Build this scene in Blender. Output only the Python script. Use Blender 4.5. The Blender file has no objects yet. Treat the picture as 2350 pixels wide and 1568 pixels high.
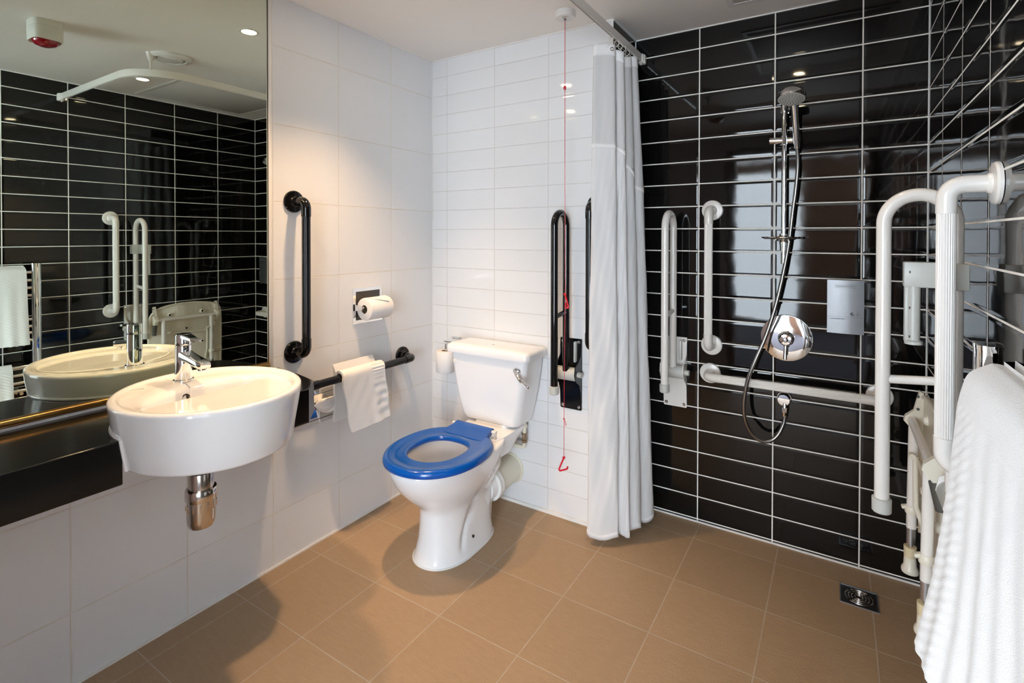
import bpy, bmesh, math, random
from mathutils import Vector, Matrix
PI = math.pi
random.seed(7)
scene = bpy.context.scene
COL = scene.collection

# ------------------------------------------------------------------ room data
XR, YS, H = 2.1538, 0.2983, 2.26       # east wall, shower back wall, ceiling height
XC = 1.036                             # corner where the white wall turns into the shower
YREAR = -2.42
MX = -0.008                            # mirror plane

# ------------------------------------------------------------------ materials
def new_mat(name):
    m = bpy.data.materials.new(name); m.use_nodes = True
    nt = m.node_tree; b = nt.nodes['Principled BSDF']
    return m, nt, b

def simple(name, col, rough=0.4, metal=0.0, coat=0.0, spec=0.5, noise=0.0, nscale=40.0, bump=0.0, bscale=200.0, sss=0.0, aniso=0.0):
    m, nt, b = new_mat(name)
    b.inputs['Base Color'].default_value = (*col, 1)
    b.inputs['Roughness'].default_value = rough
    b.inputs['Metallic'].default_value = metal
    b.inputs['Coat Weight'].default_value = coat
    b.inputs['Coat Roughness'].default_value = 0.04
    b.inputs['Specular IOR Level'].default_value = spec
    b.inputs['Anisotropic'].default_value = aniso
    tc = nt.nodes.new('ShaderNodeTexCoord')
    n = nt.nodes.new('ShaderNodeTexNoise'); n.inputs['Scale'].default_value = nscale; n.inputs['Detail'].default_value = 4
    nt.links.new(tc.outputs['Object'], n.inputs['Vector'])
    if noise > 0:
        mx = nt.nodes.new('ShaderNodeMix'); mx.data_type = 'RGBA'
        mx.inputs['A'].default_value = (*[c * (1 - noise) for c in col], 1)
        mx.inputs['B'].default_value = (*[min(1, c * (1 + noise)) for c in col], 1)
        nt.links.new(n.outputs['Fac'], mx.inputs['Factor'])
        nt.links.new(mx.outputs['Result'], b.inputs['Base Color'])
    if bump > 0:
        n2 = nt.nodes.new('ShaderNodeTexNoise'); n2.inputs['Scale'].default_value = bscale; n2.inputs['Detail'].default_value = 3
        nt.links.new(tc.outputs['Object'], n2.inputs['Vector'])
        bp = nt.nodes.new('ShaderNodeBump'); bp.inputs['Strength'].default_value = bump; bp.inputs['Distance'].default_value = 0.002
        nt.links.new(n2.outputs['Fac'], bp.inputs['Height']); nt.links.new(bp.outputs['Normal'], b.inputs['Normal'])
    return m

def tile_mat(name, axes, origin, pitch, grout, tile_col, grout_col, rough, wav=0.0, wscale=9.0, var=0.03, pillow=0.0, fine=0.0, spec=0.5, rock=0.0):
    """Square-laid tiles on a wall or floor: grid from object (= room) coordinates along two axes."""
    m, nt, b = new_mat(name)
    N, L = nt.nodes, nt.links
    def mth(op, a, bb=None, c=None):
        n = N.new('ShaderNodeMath'); n.operation = op
        for i, v in enumerate((a, bb, c)):
            if v is None: continue
            if isinstance(v, (int, float)): n.inputs[i].default_value = v
            else: L.new(v, n.inputs[i])
        return n.outputs[0]
    tc = N.new('ShaderNodeTexCoord'); sp = N.new('ShaderNodeSeparateXYZ')
    L.new(tc.outputs['Object'], sp.inputs[0])
    ds, ids = [], []
    for k in (0, 1):
        a = mth('SUBTRACT', sp.outputs['XYZ'.index(axes[k])], origin[k])
        ds.append(mth('PINGPONG', a, pitch[k] / 2))
        ids.append(mth('FLOOR', mth('DIVIDE', a, pitch[k])))
    d = mth('MINIMUM', ds[0], ds[1])
    mr = N.new('ShaderNodeMapRange'); mr.interpolation_type = 'SMOOTHSTEP'
    mr.inputs['From Min'].default_value = grout * 0.42; mr.inputs['From Max'].default_value = grout * 0.62
    L.new(d, mr.inputs['Value']); mask = mr.outputs['Result']
    cb = N.new('ShaderNodeCombineXYZ'); L.new(ids[0], cb.inputs[0]); L.new(ids[1], cb.inputs[1])
    wn = N.new('ShaderNodeTexWhiteNoise'); wn.noise_dimensions = '3D'; L.new(cb.outputs[0], wn.inputs['Vector'])
    # colour
    v = mth('MULTIPLY_ADD', wn.outputs['Value'], 2 * var, 1 - var)
    if rock > 0:
        mp = N.new('ShaderNodeMapping'); mp.inputs['Scale'].default_value = (1, 4, 1); mp.inputs['Rotation'].default_value = (0, 0, 0.6)
        L.new(tc.outputs['Object'], mp.inputs['Vector'])
        rn = N.new('ShaderNodeTexNoise'); rn.inputs['Scale'].default_value = 22; rn.inputs['Detail'].default_value = 7; rn.inputs['Roughness'].default_value = 0.65
        L.new(mp.outputs[0], rn.inputs['Vector'])
        v = mth('MULTIPLY', v, mth('MULTIPLY_ADD', rn.outputs['Fac'], 2 * rock, 1 - rock))
    sc = N.new('ShaderNodeVectorMath'); sc.operation = 'SCALE'; sc.inputs[0].default_value = tile_col; L.new(v, sc.inputs['Scale'])
    gn = N.new('ShaderNodeTexNoise'); gn.inputs['Scale'].default_value = 14; L.new(tc.outputs['Object'], gn.inputs['Vector'])
    gs = N.new('ShaderNodeVectorMath'); gs.operation = 'SCALE'; gs.inputs[0].default_value = grout_col
    L.new(mth('MULTIPLY_ADD', gn.outputs['Fac'], 0.3, 0.85), gs.inputs['Scale'])
    mx = N.new('ShaderNodeMix'); mx.data_type = 'RGBA'
    L.new(mask, mx.inputs['Factor']); L.new(gs.outputs[0], mx.inputs['A']); L.new(sc.outputs[0], mx.inputs['B'])
    L.new(mx.outputs['Result'], b.inputs['Base Color'])
    ro = mth('MULTIPLY_ADD', mask, rough - 0.7, 0.7); L.new(ro, b.inputs['Roughness'])
    L.new(mth('MULTIPLY_ADD', mask, spec - 0.2, 0.2), b.inputs['Specular IOR Level'])
    # relief: grout groove, soft tile edge, slow waviness that differs from tile to tile
    h = mth('MULTIPLY', mask, 0.0008)
    if pillow > 0:
        pr = N.new('ShaderNodeMapRange'); pr.interpolation_type = 'SMOOTHERSTEP'
        pr.inputs['From Min'].default_value = grout * 0.4; pr.inputs['From Max'].default_value = 0.014
        L.new(d, pr.inputs['Value']); h = mth('MULTIPLY_ADD', pr.outputs['Result'], pillow, h)
    if wav > 0:
        off = N.new('ShaderNodeVectorMath'); off.operation = 'MULTIPLY_ADD'
        L.new(wn.outputs['Color'], off.inputs[0]); off.inputs[1].default_value = (3, 3, 3); L.new(tc.outputs['Object'], off.inputs[2])
        nn = N.new('ShaderNodeTexNoise'); nn.inputs['Scale'].default_value = wscale; nn.inputs['Detail'].default_value = 1.5
        L.new(off.outputs[0], nn.inputs['Vector']); h = mth('MULTIPLY_ADD', nn.outputs['Fac'], wav, h)
    if fine > 0:
        fn = N.new('ShaderNodeTexNoise'); fn.inputs['Scale'].default_value = 160; fn.inputs['Detail'].default_value = 4
        L.new(tc.outputs['Object'], fn.inputs['Vector']); h = mth('MULTIPLY_ADD', fn.outputs['Fac'], fine, h)
    bp = N.new('ShaderNodeBump'); bp.inputs['Strength'].default_value = 1.0; bp.inputs['Distance'].default_value = 1.0
    L.new(h, bp.inputs['Height']); L.new(bp.outputs['Normal'], b.inputs['Normal'])
    return m

def emit_mat(name, col, strength):
    m, nt, b = new_mat(name)
    b.inputs['Base Color'].default_value = (0.8, 0.8, 0.8, 1)
    b.inputs['Emission Color'].default_value = (*col, 1); b.inputs['Emission Strength'].default_value = strength
    return m

M = {}
WHITE_T = (0.765, 0.77, 0.785)
GROUT_W = (0.60, 0.575, 0.54)
M['tile_large'] = tile_mat('large_white_wall_tile', 'YZ', (-0.3081, 0.215), (0.3167, 0.3075), 0.0034, WHITE_T, (0.72, 0.68, 0.62), 0.16, wav=0.00022, wscale=5, var=0.02)
M['tile_small'] = tile_mat('small_white_wall_tile', 'XZ', (0.1021, 0.0134), (0.3075, 0.1025), 0.0030, (0.76, 0.765, 0.775), (0.64, 0.62, 0.60), 0.055, wav=0.00035, wscale=8, var=0.015, pillow=0.0003)
BLK = (0.0030, 0.0028, 0.0028); GRB = (0.88, 0.85, 0.80)
M['tile_black_xz'] = tile_mat('black_wall_tile', 'XZ', (1.3354, 0.0137), (0.3075, 0.1025), 0.0048, BLK, GRB, 0.045, wav=0.0007, wscale=7, var=0.2, pillow=0.0006, spec=0.5)
M['tile_black_yz'] = tile_mat('black_wall_tile_side', 'YZ', (-0.0040, 0.0137), (0.3040, 0.1025), 0.0048, BLK, GRB, 0.045, wav=0.0009, wscale=7, var=0.2, pillow=0.0006, spec=0.5)
M['floor'] = tile_mat('brown_floor_tile', 'XY', (1.0339, 0.1536), (0.3164, 0.3135), 0.0040, (0.36, 0.245, 0.148), (0.45, 0.36, 0.275), 0.55, var=0.05, fine=0.0010, spec=0.35, rock=0.16)
M['ceiling'] = simple('ceiling_paint', (0.90, 0.865, 0.825), 0.6, noise=0.02, nscale=3)
M['panel_paint'] = simple('access_panel_paint', (0.74, 0.72, 0.70), 0.5)
M['sealant'] = simple('white_sealant', (0.78, 0.77, 0.75), 0.4)
M['trim_edge'] = simple('white_tile_edge', (0.80, 0.77, 0.74), 0.35)
M['ceramic'] = simple('white_ceramic', (0.86, 0.86, 0.87), 0.09, coat=0.6, noise=0.008, nscale=4)
M['ceramic_in'] = M['ceramic']
M['blue'] = simple('blue_seat_plastic', (0.0, 0.076, 0.38), 0.16, noise=0.02)
M['chrome'] = simple('polished_chrome', (0.86, 0.87, 0.88), 0.05, metal=1.0)
M['chrome_dull'] = simple('worn_chrome', (0.62, 0.57, 0.52), 0.16, metal=1.0, noise=0.10, nscale=30)
M['hose_metal'] = simple('braided_steel_hose', (0.34, 0.33, 0.32), 0.22, metal=1.0)
M['steel'] = simple('brushed_steel', (0.50, 0.51, 0.53), 0.38, metal=1.0, noise=0.05, nscale=60)
M['steel_dark'] = simple('dark_steel', (0.10, 0.095, 0.09), 0.35, metal=1.0)
M['black_gloss'] = simple('black_gloss_plastic', (0.0035, 0.0035, 0.004), 0.07, coat=0.0)
M['counter'] = simple('black_gloss_worktop', (0.0055, 0.0055, 0.006), 0.13)
M['black_fluted'] = simple('black_satin_plastic', (0.004, 0.004, 0.0045), 0.14, spec=0.4)
M['white_plastic'] = simple('warm_white_plastic', (0.77, 0.73, 0.68), 0.22, coat=0.3)
M['cream'] = simple('cream_plastic', (0.72, 0.67, 0.56), 0.30, noise=0.03)
M['cream_dark'] = simple('yellowed_plastic', (0.66, 0.56, 0.36), 0.35, noise=0.05)
M['grey_plastic'] = simple('pale_grey_plastic', (0.52, 0.52, 0.48), 0.35)
M['dark_plastic'] = simple('dark_grey_plastic', (0.07, 0.07, 0.06), 0.35)
M['rubber'] = simple('black_rubber', (0.012, 0.012, 0.012), 0.6)
M['red_cord'] = simple('red_plastic', (0.55, 0.004, 0.018), 0.30)
M['red_dome'] = simple('red_lens', (0.30, 0.002, 0.012), 0.08, coat=0.6)
M['alarm_white'] = simple('alarm_white_plastic', (0.72, 0.72, 0.66), 0.4)
M['paper'] = simple('toilet_paper', (0.82, 0.79, 0.77), 0.85, bump=0.25, bscale=240)
M['card'] = simple('grey_cardboard', (0.20, 0.16, 0.10), 0.8)
M['curtain'] = simple('white_curtain_cloth', (0.85, 0.84, 0.84), 0.8, bump=0.15, bscale=500)
M['curtain_band'] = simple('curtain_hem_cloth', (0.82, 0.81, 0.80), 0.75)
M['terry'] = simple('white_terry', (0.82, 0.815, 0.81), 0.95, bump=0.55, bscale=620)
M['pipe_cream'] = simple('cream_waste_pipe', (0.70, 0.67, 0.55), 0.35, noise=0.05, nscale=12)
M['bronze'] = simple('bronze_strip', (0.42, 0.25, 0.085), 0.28, metal=1.0, noise=0.15, nscale=60)
M['brass'] = simple('tarnished_brass', (0.42, 0.34, 0.24), 0.3, metal=1.0, noise=0.2, nscale=80)
M['ink'] = simple('grey_ink', (0.10, 0.10, 0.11), 0.6)
M['ink_light'] = simple('pale_grey_ink', (0.24, 0.24, 0.25), 0.6)
M['wood'] = simple('brown_door_wood', (0.16, 0.075, 0.035), 0.4, noise=0.3, nscale=9)
M['bedroom_wall'] = simple('bedroom_paint', (0.86, 0.85, 0.84), 0.7)
M['lintel_paint'] = simple('lilac_paint', (0.70, 0.65, 0.75), 0.6)
M['carpet'] = simple('purple_carpet', (0.030, 0.022, 0.032), 0.95, noise=0.3, nscale=200)
M['lamp'] = emit_mat('lamp_glow', (1.0, 0.80, 0.52), 60.0)
M['sky_pane'] = emit_mat('net_curtained_window_pane', (0.80, 0.91, 1.0), 8.0)
M['fill_pane_mid'] = emit_mat('fill_panel_glow_mid', (0.77, 0.89, 1.0), 17.5)  # glow of an added fill panel for the white walls and curtain
M['fill_pane_bright'] = emit_mat('fill_panel_glow_bright', (0.77, 0.89, 1.0), 22.0)  # stronger glow, added fill for the towel and shower side

# mirror: slightly green silvered glass
m, nt, b = new_mat('silvered_glass')
b.inputs['Base Color'].default_value = (0.70, 0.76, 0.66, 1); b.inputs['Metallic'].default_value = 1; b.inputs['Roughness'].default_value = 0.0
M['mirror'] = m
# sheer upper curtain panel
m, nt, b = new_mat('sheer_curtain_mesh')
b.inputs['Base Color'].default_value = (0.66, 0.645, 0.645, 1); b.inputs['Roughness'].default_value = 0.8
tr = nt.nodes.new('ShaderNodeBsdfTransparent'); mxs = nt.nodes.new('ShaderNodeMixShader'); mxs.inputs[0].default_value = 0.86
nt.links.new(tr.outputs[0], mxs.inputs[1]); nt.links.new(b.outputs[0], mxs.inputs[2])
nt.links.new(mxs.outputs[0], nt.nodes['Material Output'].inputs['Surface'])
M['sheer'] = m
# curtain cloth lets a little light through
m = M['curtain']; nt = m.node_tree; b = nt.nodes['Principled BSDF']
tl = nt.nodes.new('ShaderNodeBsdfTranslucent'); tl.inputs[0].default_value = (0.8, 0.78, 0.78, 1)
mxs = nt.nodes.new('ShaderNodeMixShader'); mxs.inputs[0].default_value = 0.25
nt.links.new(b.outputs[0], mxs.inputs[1]); nt.links.new(tl.outputs[0], mxs.inputs[2])
nt.links.new(mxs.outputs[0], nt.nodes['Material Output'].inputs['Surface'])
# fine fluting on the grab-rail tubes comes from geometry (star-shaped section)

# ------------------------------------------------------------------ mesh helpers
def BM(): return bmesh.new()

def quad(bm, vs, mi=0):
    f = bm.faces.new(vs); f.material_index = mi; return f

def box(bm, x0, x1, y0, y1, z0, z1, bevel=0.0, seg=2, mi=0):
    vs = [bm.verts.new((x, y, z)) for x in (x0, x1) for y in (y0, y1) for z in (z0, z1)]
    F = [(0, 1, 3, 2), (4, 6, 7, 5), (0, 4, 5, 1), (2, 3, 7, 6), (0, 2, 6, 4), (1, 5, 7, 3)]
    fs = [quad(bm, [vs[i] for i in f], mi) for f in F]
    if bevel > 0:
        es = list({e for f in fs for e in f.edges})
        bmesh.ops.bevel(bm, geom=es, offset=bevel, segments=seg, affect='EDGES', profile=0.5)
    return fs

def obox(bm, c, ax, ay, az, sx, sy, sz, bevel=0.0, seg=2):
    """box with own axes"""
    t = BM(); box(t, -sx / 2, sx / 2, -sy / 2, sy / 2, -sz / 2, sz / 2, bevel, seg)
    mt = Matrix((Vector(ax).normalized(), Vector(ay).normalized(), Vector(az).normalized())).transposed().to_4x4()
    mt.translation = Vector(c); t.transform(mt); merge(bm, t)

def merge(bm, t):
    me = bpy.data.meshes.new('tmp'); t.to_mesh(me); t.free(); bm.from_mesh(me); bpy.data.meshes.remove(me)

def frames(pts, closed=False):
    P = [Vector(p) for p in pts]; n = len(P); T = []
    for i in range(n):
        if closed: t = P[(i + 1) % n] - P[i - 1]
        elif i == 0: t = P[1] - P[0]
        elif i == n - 1: t = P[-1] - P[-2]
        else: t = (P[i + 1] - P[i]).normalized() + (P[i] - P[i - 1]).normalized()
        T.append(t.normalized())
    up = Vector((0, 0, 1)) if abs(T[0].z) < 0.9 else Vector((1, 0, 0))
    u = T[0].cross(up).normalized(); fr = []
    for i in range(n):
        u = (u - T[i] * u.dot(T[i])).normalized(); fr.append((P[i], u, T[i].cross(u)))
    return fr

def tube(bm, pts, r, seg=14, cap=True, closed=False, flutes=0, fdepth=0.05):
    fr = frames(pts, closed); rings = []
    for i, (p, u, v) in enumerate(fr):
        rr = r[i] if isinstance(r, (list, tuple)) else r
        ring = []
        for k in range(seg):
            a = 2 * PI * k / seg
            q = rr * (1 + fdepth * 0.5 * math.cos(a * flutes)) if flutes else rr
            ring.append(bm.verts.new(p + u * (q * math.cos(a)) + v * (q * math.sin(a))))
        rings.append(ring)
    n = len(rings)
    for i in range(n if closed else n - 1):
        a, c = rings[i], rings[(i + 1) % n]
        for k in range(seg):
            bm.faces.new((a[k], a[(k + 1) % seg], c[(k + 1) % seg], c[k]))
    if cap and not closed:
        bm.faces.new(list(reversed(rings[0]))); bm.faces.new(rings[-1])

def fillet(pts, R, n=8):
    P = [Vector(p) for p in pts]; out = [P[0]]
    for i in range(1, len(P) - 1):
        a, b_, c = P[i - 1], P[i], P[i + 1]
        d1, d2 = (a - b_).normalized(), (c - b_).normalized()
        ang = d1.angle(d2); t = R / math.tan(ang / 2)
        t = min(t, (a - b_).length * 0.499, (c - b_).length * 0.499); r = t * math.tan(ang / 2)
        cen = b_ + (d1 + d2).normalized() * (r / math.sin(ang / 2))
        s, e = b_ + d1 * t - cen, b_ + d2 * t - cen
        tot = s.angle(e); ax = s.cross(e).normalized()
        for k in range(n + 1): out.append(cen + Matrix.Rotation(tot * k / n, 3, ax) @ s)
    out.append(P[-1]); return out

def smooth_path(pts, n=8):
    P = [Vector(p) for p in pts]; out = []
    for i in range(len(P) - 1):
        p0 = P[i - 1] if i else P[0] * 2 - P[1]
        p1, p2 = P[i], P[i + 1]
        p3 = P[i + 2] if i + 2 < len(P) else P[-1] * 2 - P[-2]
        for k in range(n):
            t = k / n
            out.append(0.5 * ((2 * p1) + (p2 - p0) * t + (2 * p0 - 5 * p1 + 4 * p2 - p3) * t * t + (3 * p1 - p0 - 3 * p2 + p3) * t ** 3))
    out.append(P[-1]); return out

def lathe(bm, prof, org, axis, seg=32, sx=1.0):
    """prof: list of (radius, height along axis)"""
    ax = Vector(axis).normalized(); up = Vector((0, 0, 1)) if abs(ax.z) < 0.9 else Vector((1, 0, 0))
    u = ax.cross(up).normalized(); v = ax.cross(u); o = Vector(org); rings = []
    for r, h in prof:
        if r < 1e-6: rings.append([bm.verts.new(o + ax * h)])
        else: rings.append([bm.verts.new(o + ax * h + u * (sx * r * math.cos(2 * PI * k / seg)) + v * (r * math.sin(2 * PI * k / seg))) for k in range(seg)])
    for a, c in zip(rings, rings[1:]):
        for k in range(seg):
            k2 = (k + 1) % seg
            if len(a) == 1 and len(c) == 1: continue
            if len(a) == 1: bm.faces.new((a[0], c[k2], c[k]))
            elif len(c) == 1: bm.faces.new((a[k], a[k2], c[0]))
            else: bm.faces.new((a[k], a[k2], c[k2], c[k]))
    if len(rings[0]) > 1: bm.faces.new(list(reversed(rings[0])))
    if len(rings[-1]) > 1: bm.faces.new(rings[-1])

def loft(bm, rings, cap0=True, cap1=True, closed=True):
    R = [[bm.verts.new(p) for p in r] for r in rings]
    n = len(R[0])
    for a, c in zip(R, R[1:]):
        for k in range(n if closed else n - 1):
            bm.faces.new((a[k], a[(k + 1) % n], c[(k + 1) % n], c[k]))
    if cap0: bm.faces.new(list(reversed(R[0])))
    if cap1: bm.faces.new(R[-1])
    return R

def prism(bm, poly, z0, z1, axis='z', bevel=0.0):
    """extrude a 2D polygon; axis z: (x,y)->z, x: (y,z)->x, y: (x,z)->y"""
    def P(a, b_, h): return {'z': (a, b_, h), 'x': (h, a, b_), 'y': (a, h, b_)}[axis]
    A = [bm.verts.new(P(a, b_, z0)) for a, b_ in poly]; B = [bm.verts.new(P(a, b_, z1)) for a, b_ in poly]
    n = len(poly); fs = [bm.faces.new(list(reversed(A))), bm.faces.new(B)]
    for k in range(n): fs.append(bm.faces.new((A[k], A[(k + 1) % n], B[(k + 1) % n], B[k])))
    if bevel:
        es = list({e for f in fs[:2] for e in f.edges})
        bmesh.ops.bevel(bm, geom=es, offset=bevel, segments=2, affect='EDGES', profile=0.5)

def grid(bm, fn, nu, nv):
    V = [[bm.verts.new(fn(i / nu, j / nv)) for j in range(nv + 1)] for i in range(nu + 1)]
    for i in range(nu):
        for j in range(nv): bm.faces.new((V[i][j], V[i + 1][j], V[i + 1][j + 1], V[i][j + 1]))
    return V

def superellipse(cx, cy, a, b_, n, z, N=64, rot=0):
    out = []
    for k in range(N):
        t = 2 * PI * (k + 0.5) / N; c, s = math.cos(t), math.sin(t)
        out.append((cx + a * math.copysign(abs(c) ** (2 / n), c), cy + b_ * math.copysign(abs(s) ** (2 / n), s), z))
    return out

def rrect(x0, x1, y0, y1, r, z, n=10):
    out = []
    for cx, cy, a0 in ((x1 - r, y1 - r, 0), (x0 + r, y1 - r, PI / 2), (x0 + r, y0 + r, PI), (x1 - r, y0 + r, 1.5 * PI)):
        for k in range(n + 1):
            a = a0 + PI / 2 * k / n; out.append((cx + r * math.cos(a), cy + r * math.sin(a), z))
    return out

# ------------------------------------------------------------------ object helpers
ROOT = {}
def obj(name, bm, mat, parent=None, angle=35, smooth=True, recalc=True):
    if recalc: bmesh.ops.recalc_face_normals(bm, faces=bm.faces[:])
    off = ROOT.get(parent.name, Vector((0, 0, 0))) if parent else Vector((0, 0, 0))
    if off.length > 0: bmesh.ops.translate(bm, verts=bm.verts[:], vec=-off)
    me = bpy.data.meshes.new(name); bm.to_mesh(me); bm.free()
    for mm in (mat if isinstance(mat, (list, tuple)) else [mat]): me.materials.append(mm)
    if smooth:
        me.polygons.foreach_set('use_smooth', [True] * len(me.polygons)); me.set_sharp_from_angle(angle=math.radians(angle))
    o = bpy.data.objects.new(name, me); COL.objects.link(o)
    if parent: o.parent = parent; ROOT[o.name] = off
    return o

def thing(name, label, cat, loc=(0, 0, 0), group=None):
    o = bpy.data.objects.new(name, None); COL.objects.link(o); o.empty_display_size = 0.05
    o.location = loc; o['label'] = label; o['category'] = cat
    if group: o['group'] = group
    ROOT[o.name] = Vector(loc); return o

def tag(o, label, cat, group=None):
    o['label'] = label; o['category'] = cat
    if group: o['group'] = group
    return o

def struct(name, bm, mat, **k):
    o = obj(name, bm, mat, **k); o['kind'] = 'structure'; return o

def text_mesh(body, size, org, xdir, zdir, name, mat, parent, extrude=0.0003):
    cu = bpy.data.curves.new('t', 'FONT'); cu.body = body; cu.size = size; cu.extrude = extrude; cu.align_x = 'CENTER'; cu.align_y = 'CENTER'; cu.resolution_u = 3
    t = bpy.data.objects.new('t', cu); COL.objects.link(t)
    dg = bpy.context.evaluated_depsgraph_get(); me = bpy.data.meshes.new_from_object(t.evaluated_get(dg))
    bpy.data.objects.remove(t); bm = BM(); bm.from_mesh(me); bpy.data.meshes.remove(me)
    X, Z = Vector(xdir), Vector(zdir); mt = Matrix((X, Z, X.cross(Z))).transposed().to_4x4(); mt.translation = Vector(org)
    bm.transform(mt); return obj(name, bm, mat, parent, smooth=False)

# ================================================================== SETTING
bm = BM(); box(bm, -1.6, 3.6, -5.75, YS + 0.12, -0.12, 0.0)
struct('floor', bm, M['floor'], smooth=False)
bm = BM(); box(bm, -0.15, 2.30, YREAR - 0.10, YS + 0.12, H, H + 0.1)
struct('ceiling', bm, M['ceiling'], smooth=False)
# left wall: tiled face, with a bare recess where the mirror is bedded
MY = -0.948
bm = BM()
box(bm, -0.15, 0.0, MY, 0.0, 0, H)
box(bm, -0.15, 0.0, YREAR - 0.1, MY, 0, 0.797)
box(bm, -0.15, -0.013, YREAR - 0.1, MY, 0.797, H)
struct('wall_left', bm, M['tile_large'], smooth=False)
# white tiled block whose flank is the black return into the shower
bm = BM(); fs = box(bm, -0.15, XC, 0.0, YS + 0.12, 0, H)
for f in fs:
    f.normal_update()
    if abs(f.normal.x) > 0.9 and f.calc_center_median().x > 0.5: f.material_index = 1
struct('wall_back', bm, [M['tile_small'], M['tile_black_yz']], smooth=False)
bm = BM(); box(bm, XC, 2.30, YS, YS + 0.12, 0, H)
struct('wall_shower', bm, M['tile_black_xz'], smooth=False)
bm = BM(); box(bm, XR, 2.30, YREAR - 0.1, YS, 0, H)
struct('wall_right', bm, M['tile_black_yz'], smooth=False)
# rear wall with the doorway to the bedroom
DX0, DX1, DZ = 1.05, 2.08, 2.07
bm = BM(); box(bm, -0.15, DX0, YREAR - 0.1, YREAR, 0, H); box(bm, DX1, 2.30, YREAR - 0.1, YREAR, 0, H)
box(bm, DX0, DX1, YREAR - 0.1, YREAR, DZ, H)
struct('wall_rear', bm, M['lintel_paint'], smooth=False)
bm = BM()
box(bm, DX0 - 0.06, DX0 + 0.005, YREAR - 0.11, YREAR + 0.018, 0, DZ + 0.05, 0.004); box(bm, DX1 - 0.005, DX1 + 0.06, YREAR - 0.11, YREAR + 0.018, 0, DZ + 0.05, 0.004)
box(bm, DX0, DX1, YREAR - 0.11, YREAR + 0.018, DZ - 0.01, DZ + 0.05, 0.004)
struct('trim_1', bm, M['wood'])
# bedroom beyond
bm = BM(); box(bm, -1.6, -1.5, -5.75, YREAR - 0.1, 0, 2.4); struct('wall_bedroom_left', bm, M['bedroom_wall'], smooth=False)
bm = BM(); box(bm, 3.5, 3.6, -5.75, YREAR - 0.1, 0, 2.4); struct('wall_bedroom_right', bm, M['bedroom_wall'], smooth=False)
bm = BM(); box(bm, -1.6, 3.6, -5.75, YREAR - 0.1, 2.4, 2.5); struct('ceiling_bedroom', bm, M['ceiling'], smooth=False)
WX0, WX1, WZ0, WZ1 = 0.30, 1.45, 0.03, 2.28
VX0, VX1 = 2.15, 3.42
UX0, UX1 = -1.45, 0.10
bm = BM(); box(bm, -1.6, UX0, -5.75, -5.65, 0, 2.4); box(bm, UX1, WX0, -5.75, -5.65, 0, 2.4); box(bm, WX1, VX0, -5.75, -5.65, 0, 2.4); box(bm, VX1, 3.6, -5.75, -5.65, 0, 2.4)
for a, c in ((WX0, WX1), (VX0, VX1), (UX0, UX1)): box(bm, a, c, -5.75, -5.65, 0, WZ0); box(bm, a, c, -5.75, -5.65, WZ1, 2.4)
struct('wall_bedroom_far', bm, M['wood'], smooth=False)
bm = BM(); box(bm, -1.6, -0.15, YREAR - 0.1, YREAR, 0, 2.4); box(bm, 2.30, 3.6, YREAR - 0.1, YREAR, 0, 2.4); box(bm, -0.15, 2.30, YREAR - 0.1, YREAR, H + 0.1, 2.4)
struct('wall_bedroom_near', bm, M['bedroom_wall'], smooth=False)
for nm, xa, xb, pm in (('window_1', WX0, WX1, 'sky_pane'), ('fill_panel_2', VX0, VX1, 'fill_pane_mid'), ('fill_panel_3', UX0, UX1, 'fill_pane_bright')):  # only the first is a window; the other two are added fill light
    bm = BM()
    for a, c in ((xa, xa + 0.05), (xb - 0.05, xb)): box(bm, a, c, -5.72, -5.66, WZ0, WZ1, 0.004)
    box(bm, xa, xb, -5.72, -5.66, WZ0, WZ0 + 0.05, 0.004); box(bm, xa, xb, -5.72, -5.66, WZ1 - 0.05, WZ1, 0.004)
    wn_ = struct(nm, bm, M['white_plastic'])
    bm = BM(); box(bm, xa + 0.03, xb - 0.03, -5.70, -5.69, WZ0 + 0.03, WZ1 - 0.03); obj('pane', bm, M[pm], wn_, smooth=False)
bm = BM(); box(bm, -1.5, 3.5, -5.65, YREAR - 0.1, 0.0005, 0.012); struct('floor_bedroom', bm, M['carpet'], smooth=False)
# sealant beads along floor and ceiling, and the tile edge trim beside the mirror
bm = BM(); box(bm, 0, 0.006, YREAR, 0, 0, 0.008); box(bm, 0, XC, -0.010, 0, 0, 0.014); struct('baseboard_left', bm, M['sealant'], smooth=False)
bm = BM(); box(bm, XC, XR, YS - 0.006, YS, 0, 0.006); box(bm, XR - 0.006, XR, YREAR, YS, 0, 0.006); box(bm, XC, XC + .006, 0, YS, 0, 0.006); struct('baseboard_right', bm, M['sealant'], smooth=False)
bm = BM()
box(bm, 0, 0.005, MY, 0, H - 0.006, H); box(bm, 0, XC, -0.005, 0, H - 0.006, H); box(bm, XC, XR, YS - 0.005, YS, H - 0.005, H); box(bm, XC, XC + 0.005, 0, YS, H - 0.005, H)
box(bm, XR - 0.005, XR, YREAR, YS, H - 0.005, H); box(bm, XC - 0.004, XC + 0.002, -0.003, 0.002, 0, H); box(bm, XR - 0.003, XR, YS - 0.003, YS, 0, H); box(bm, XC, XC + .003, YS - .003, YS, 0, H); box(bm, 0, 0.003, -0.003, 0, 0, H)
struct('trim_2', bm, M['sealant'], smooth=False)
bm = BM(); box(bm, -0.012, 0.002, MY - 0.006, MY + 0.005, 0.797, H, 0.001); struct('trim_3', bm, M['trim_edge'])

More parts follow.
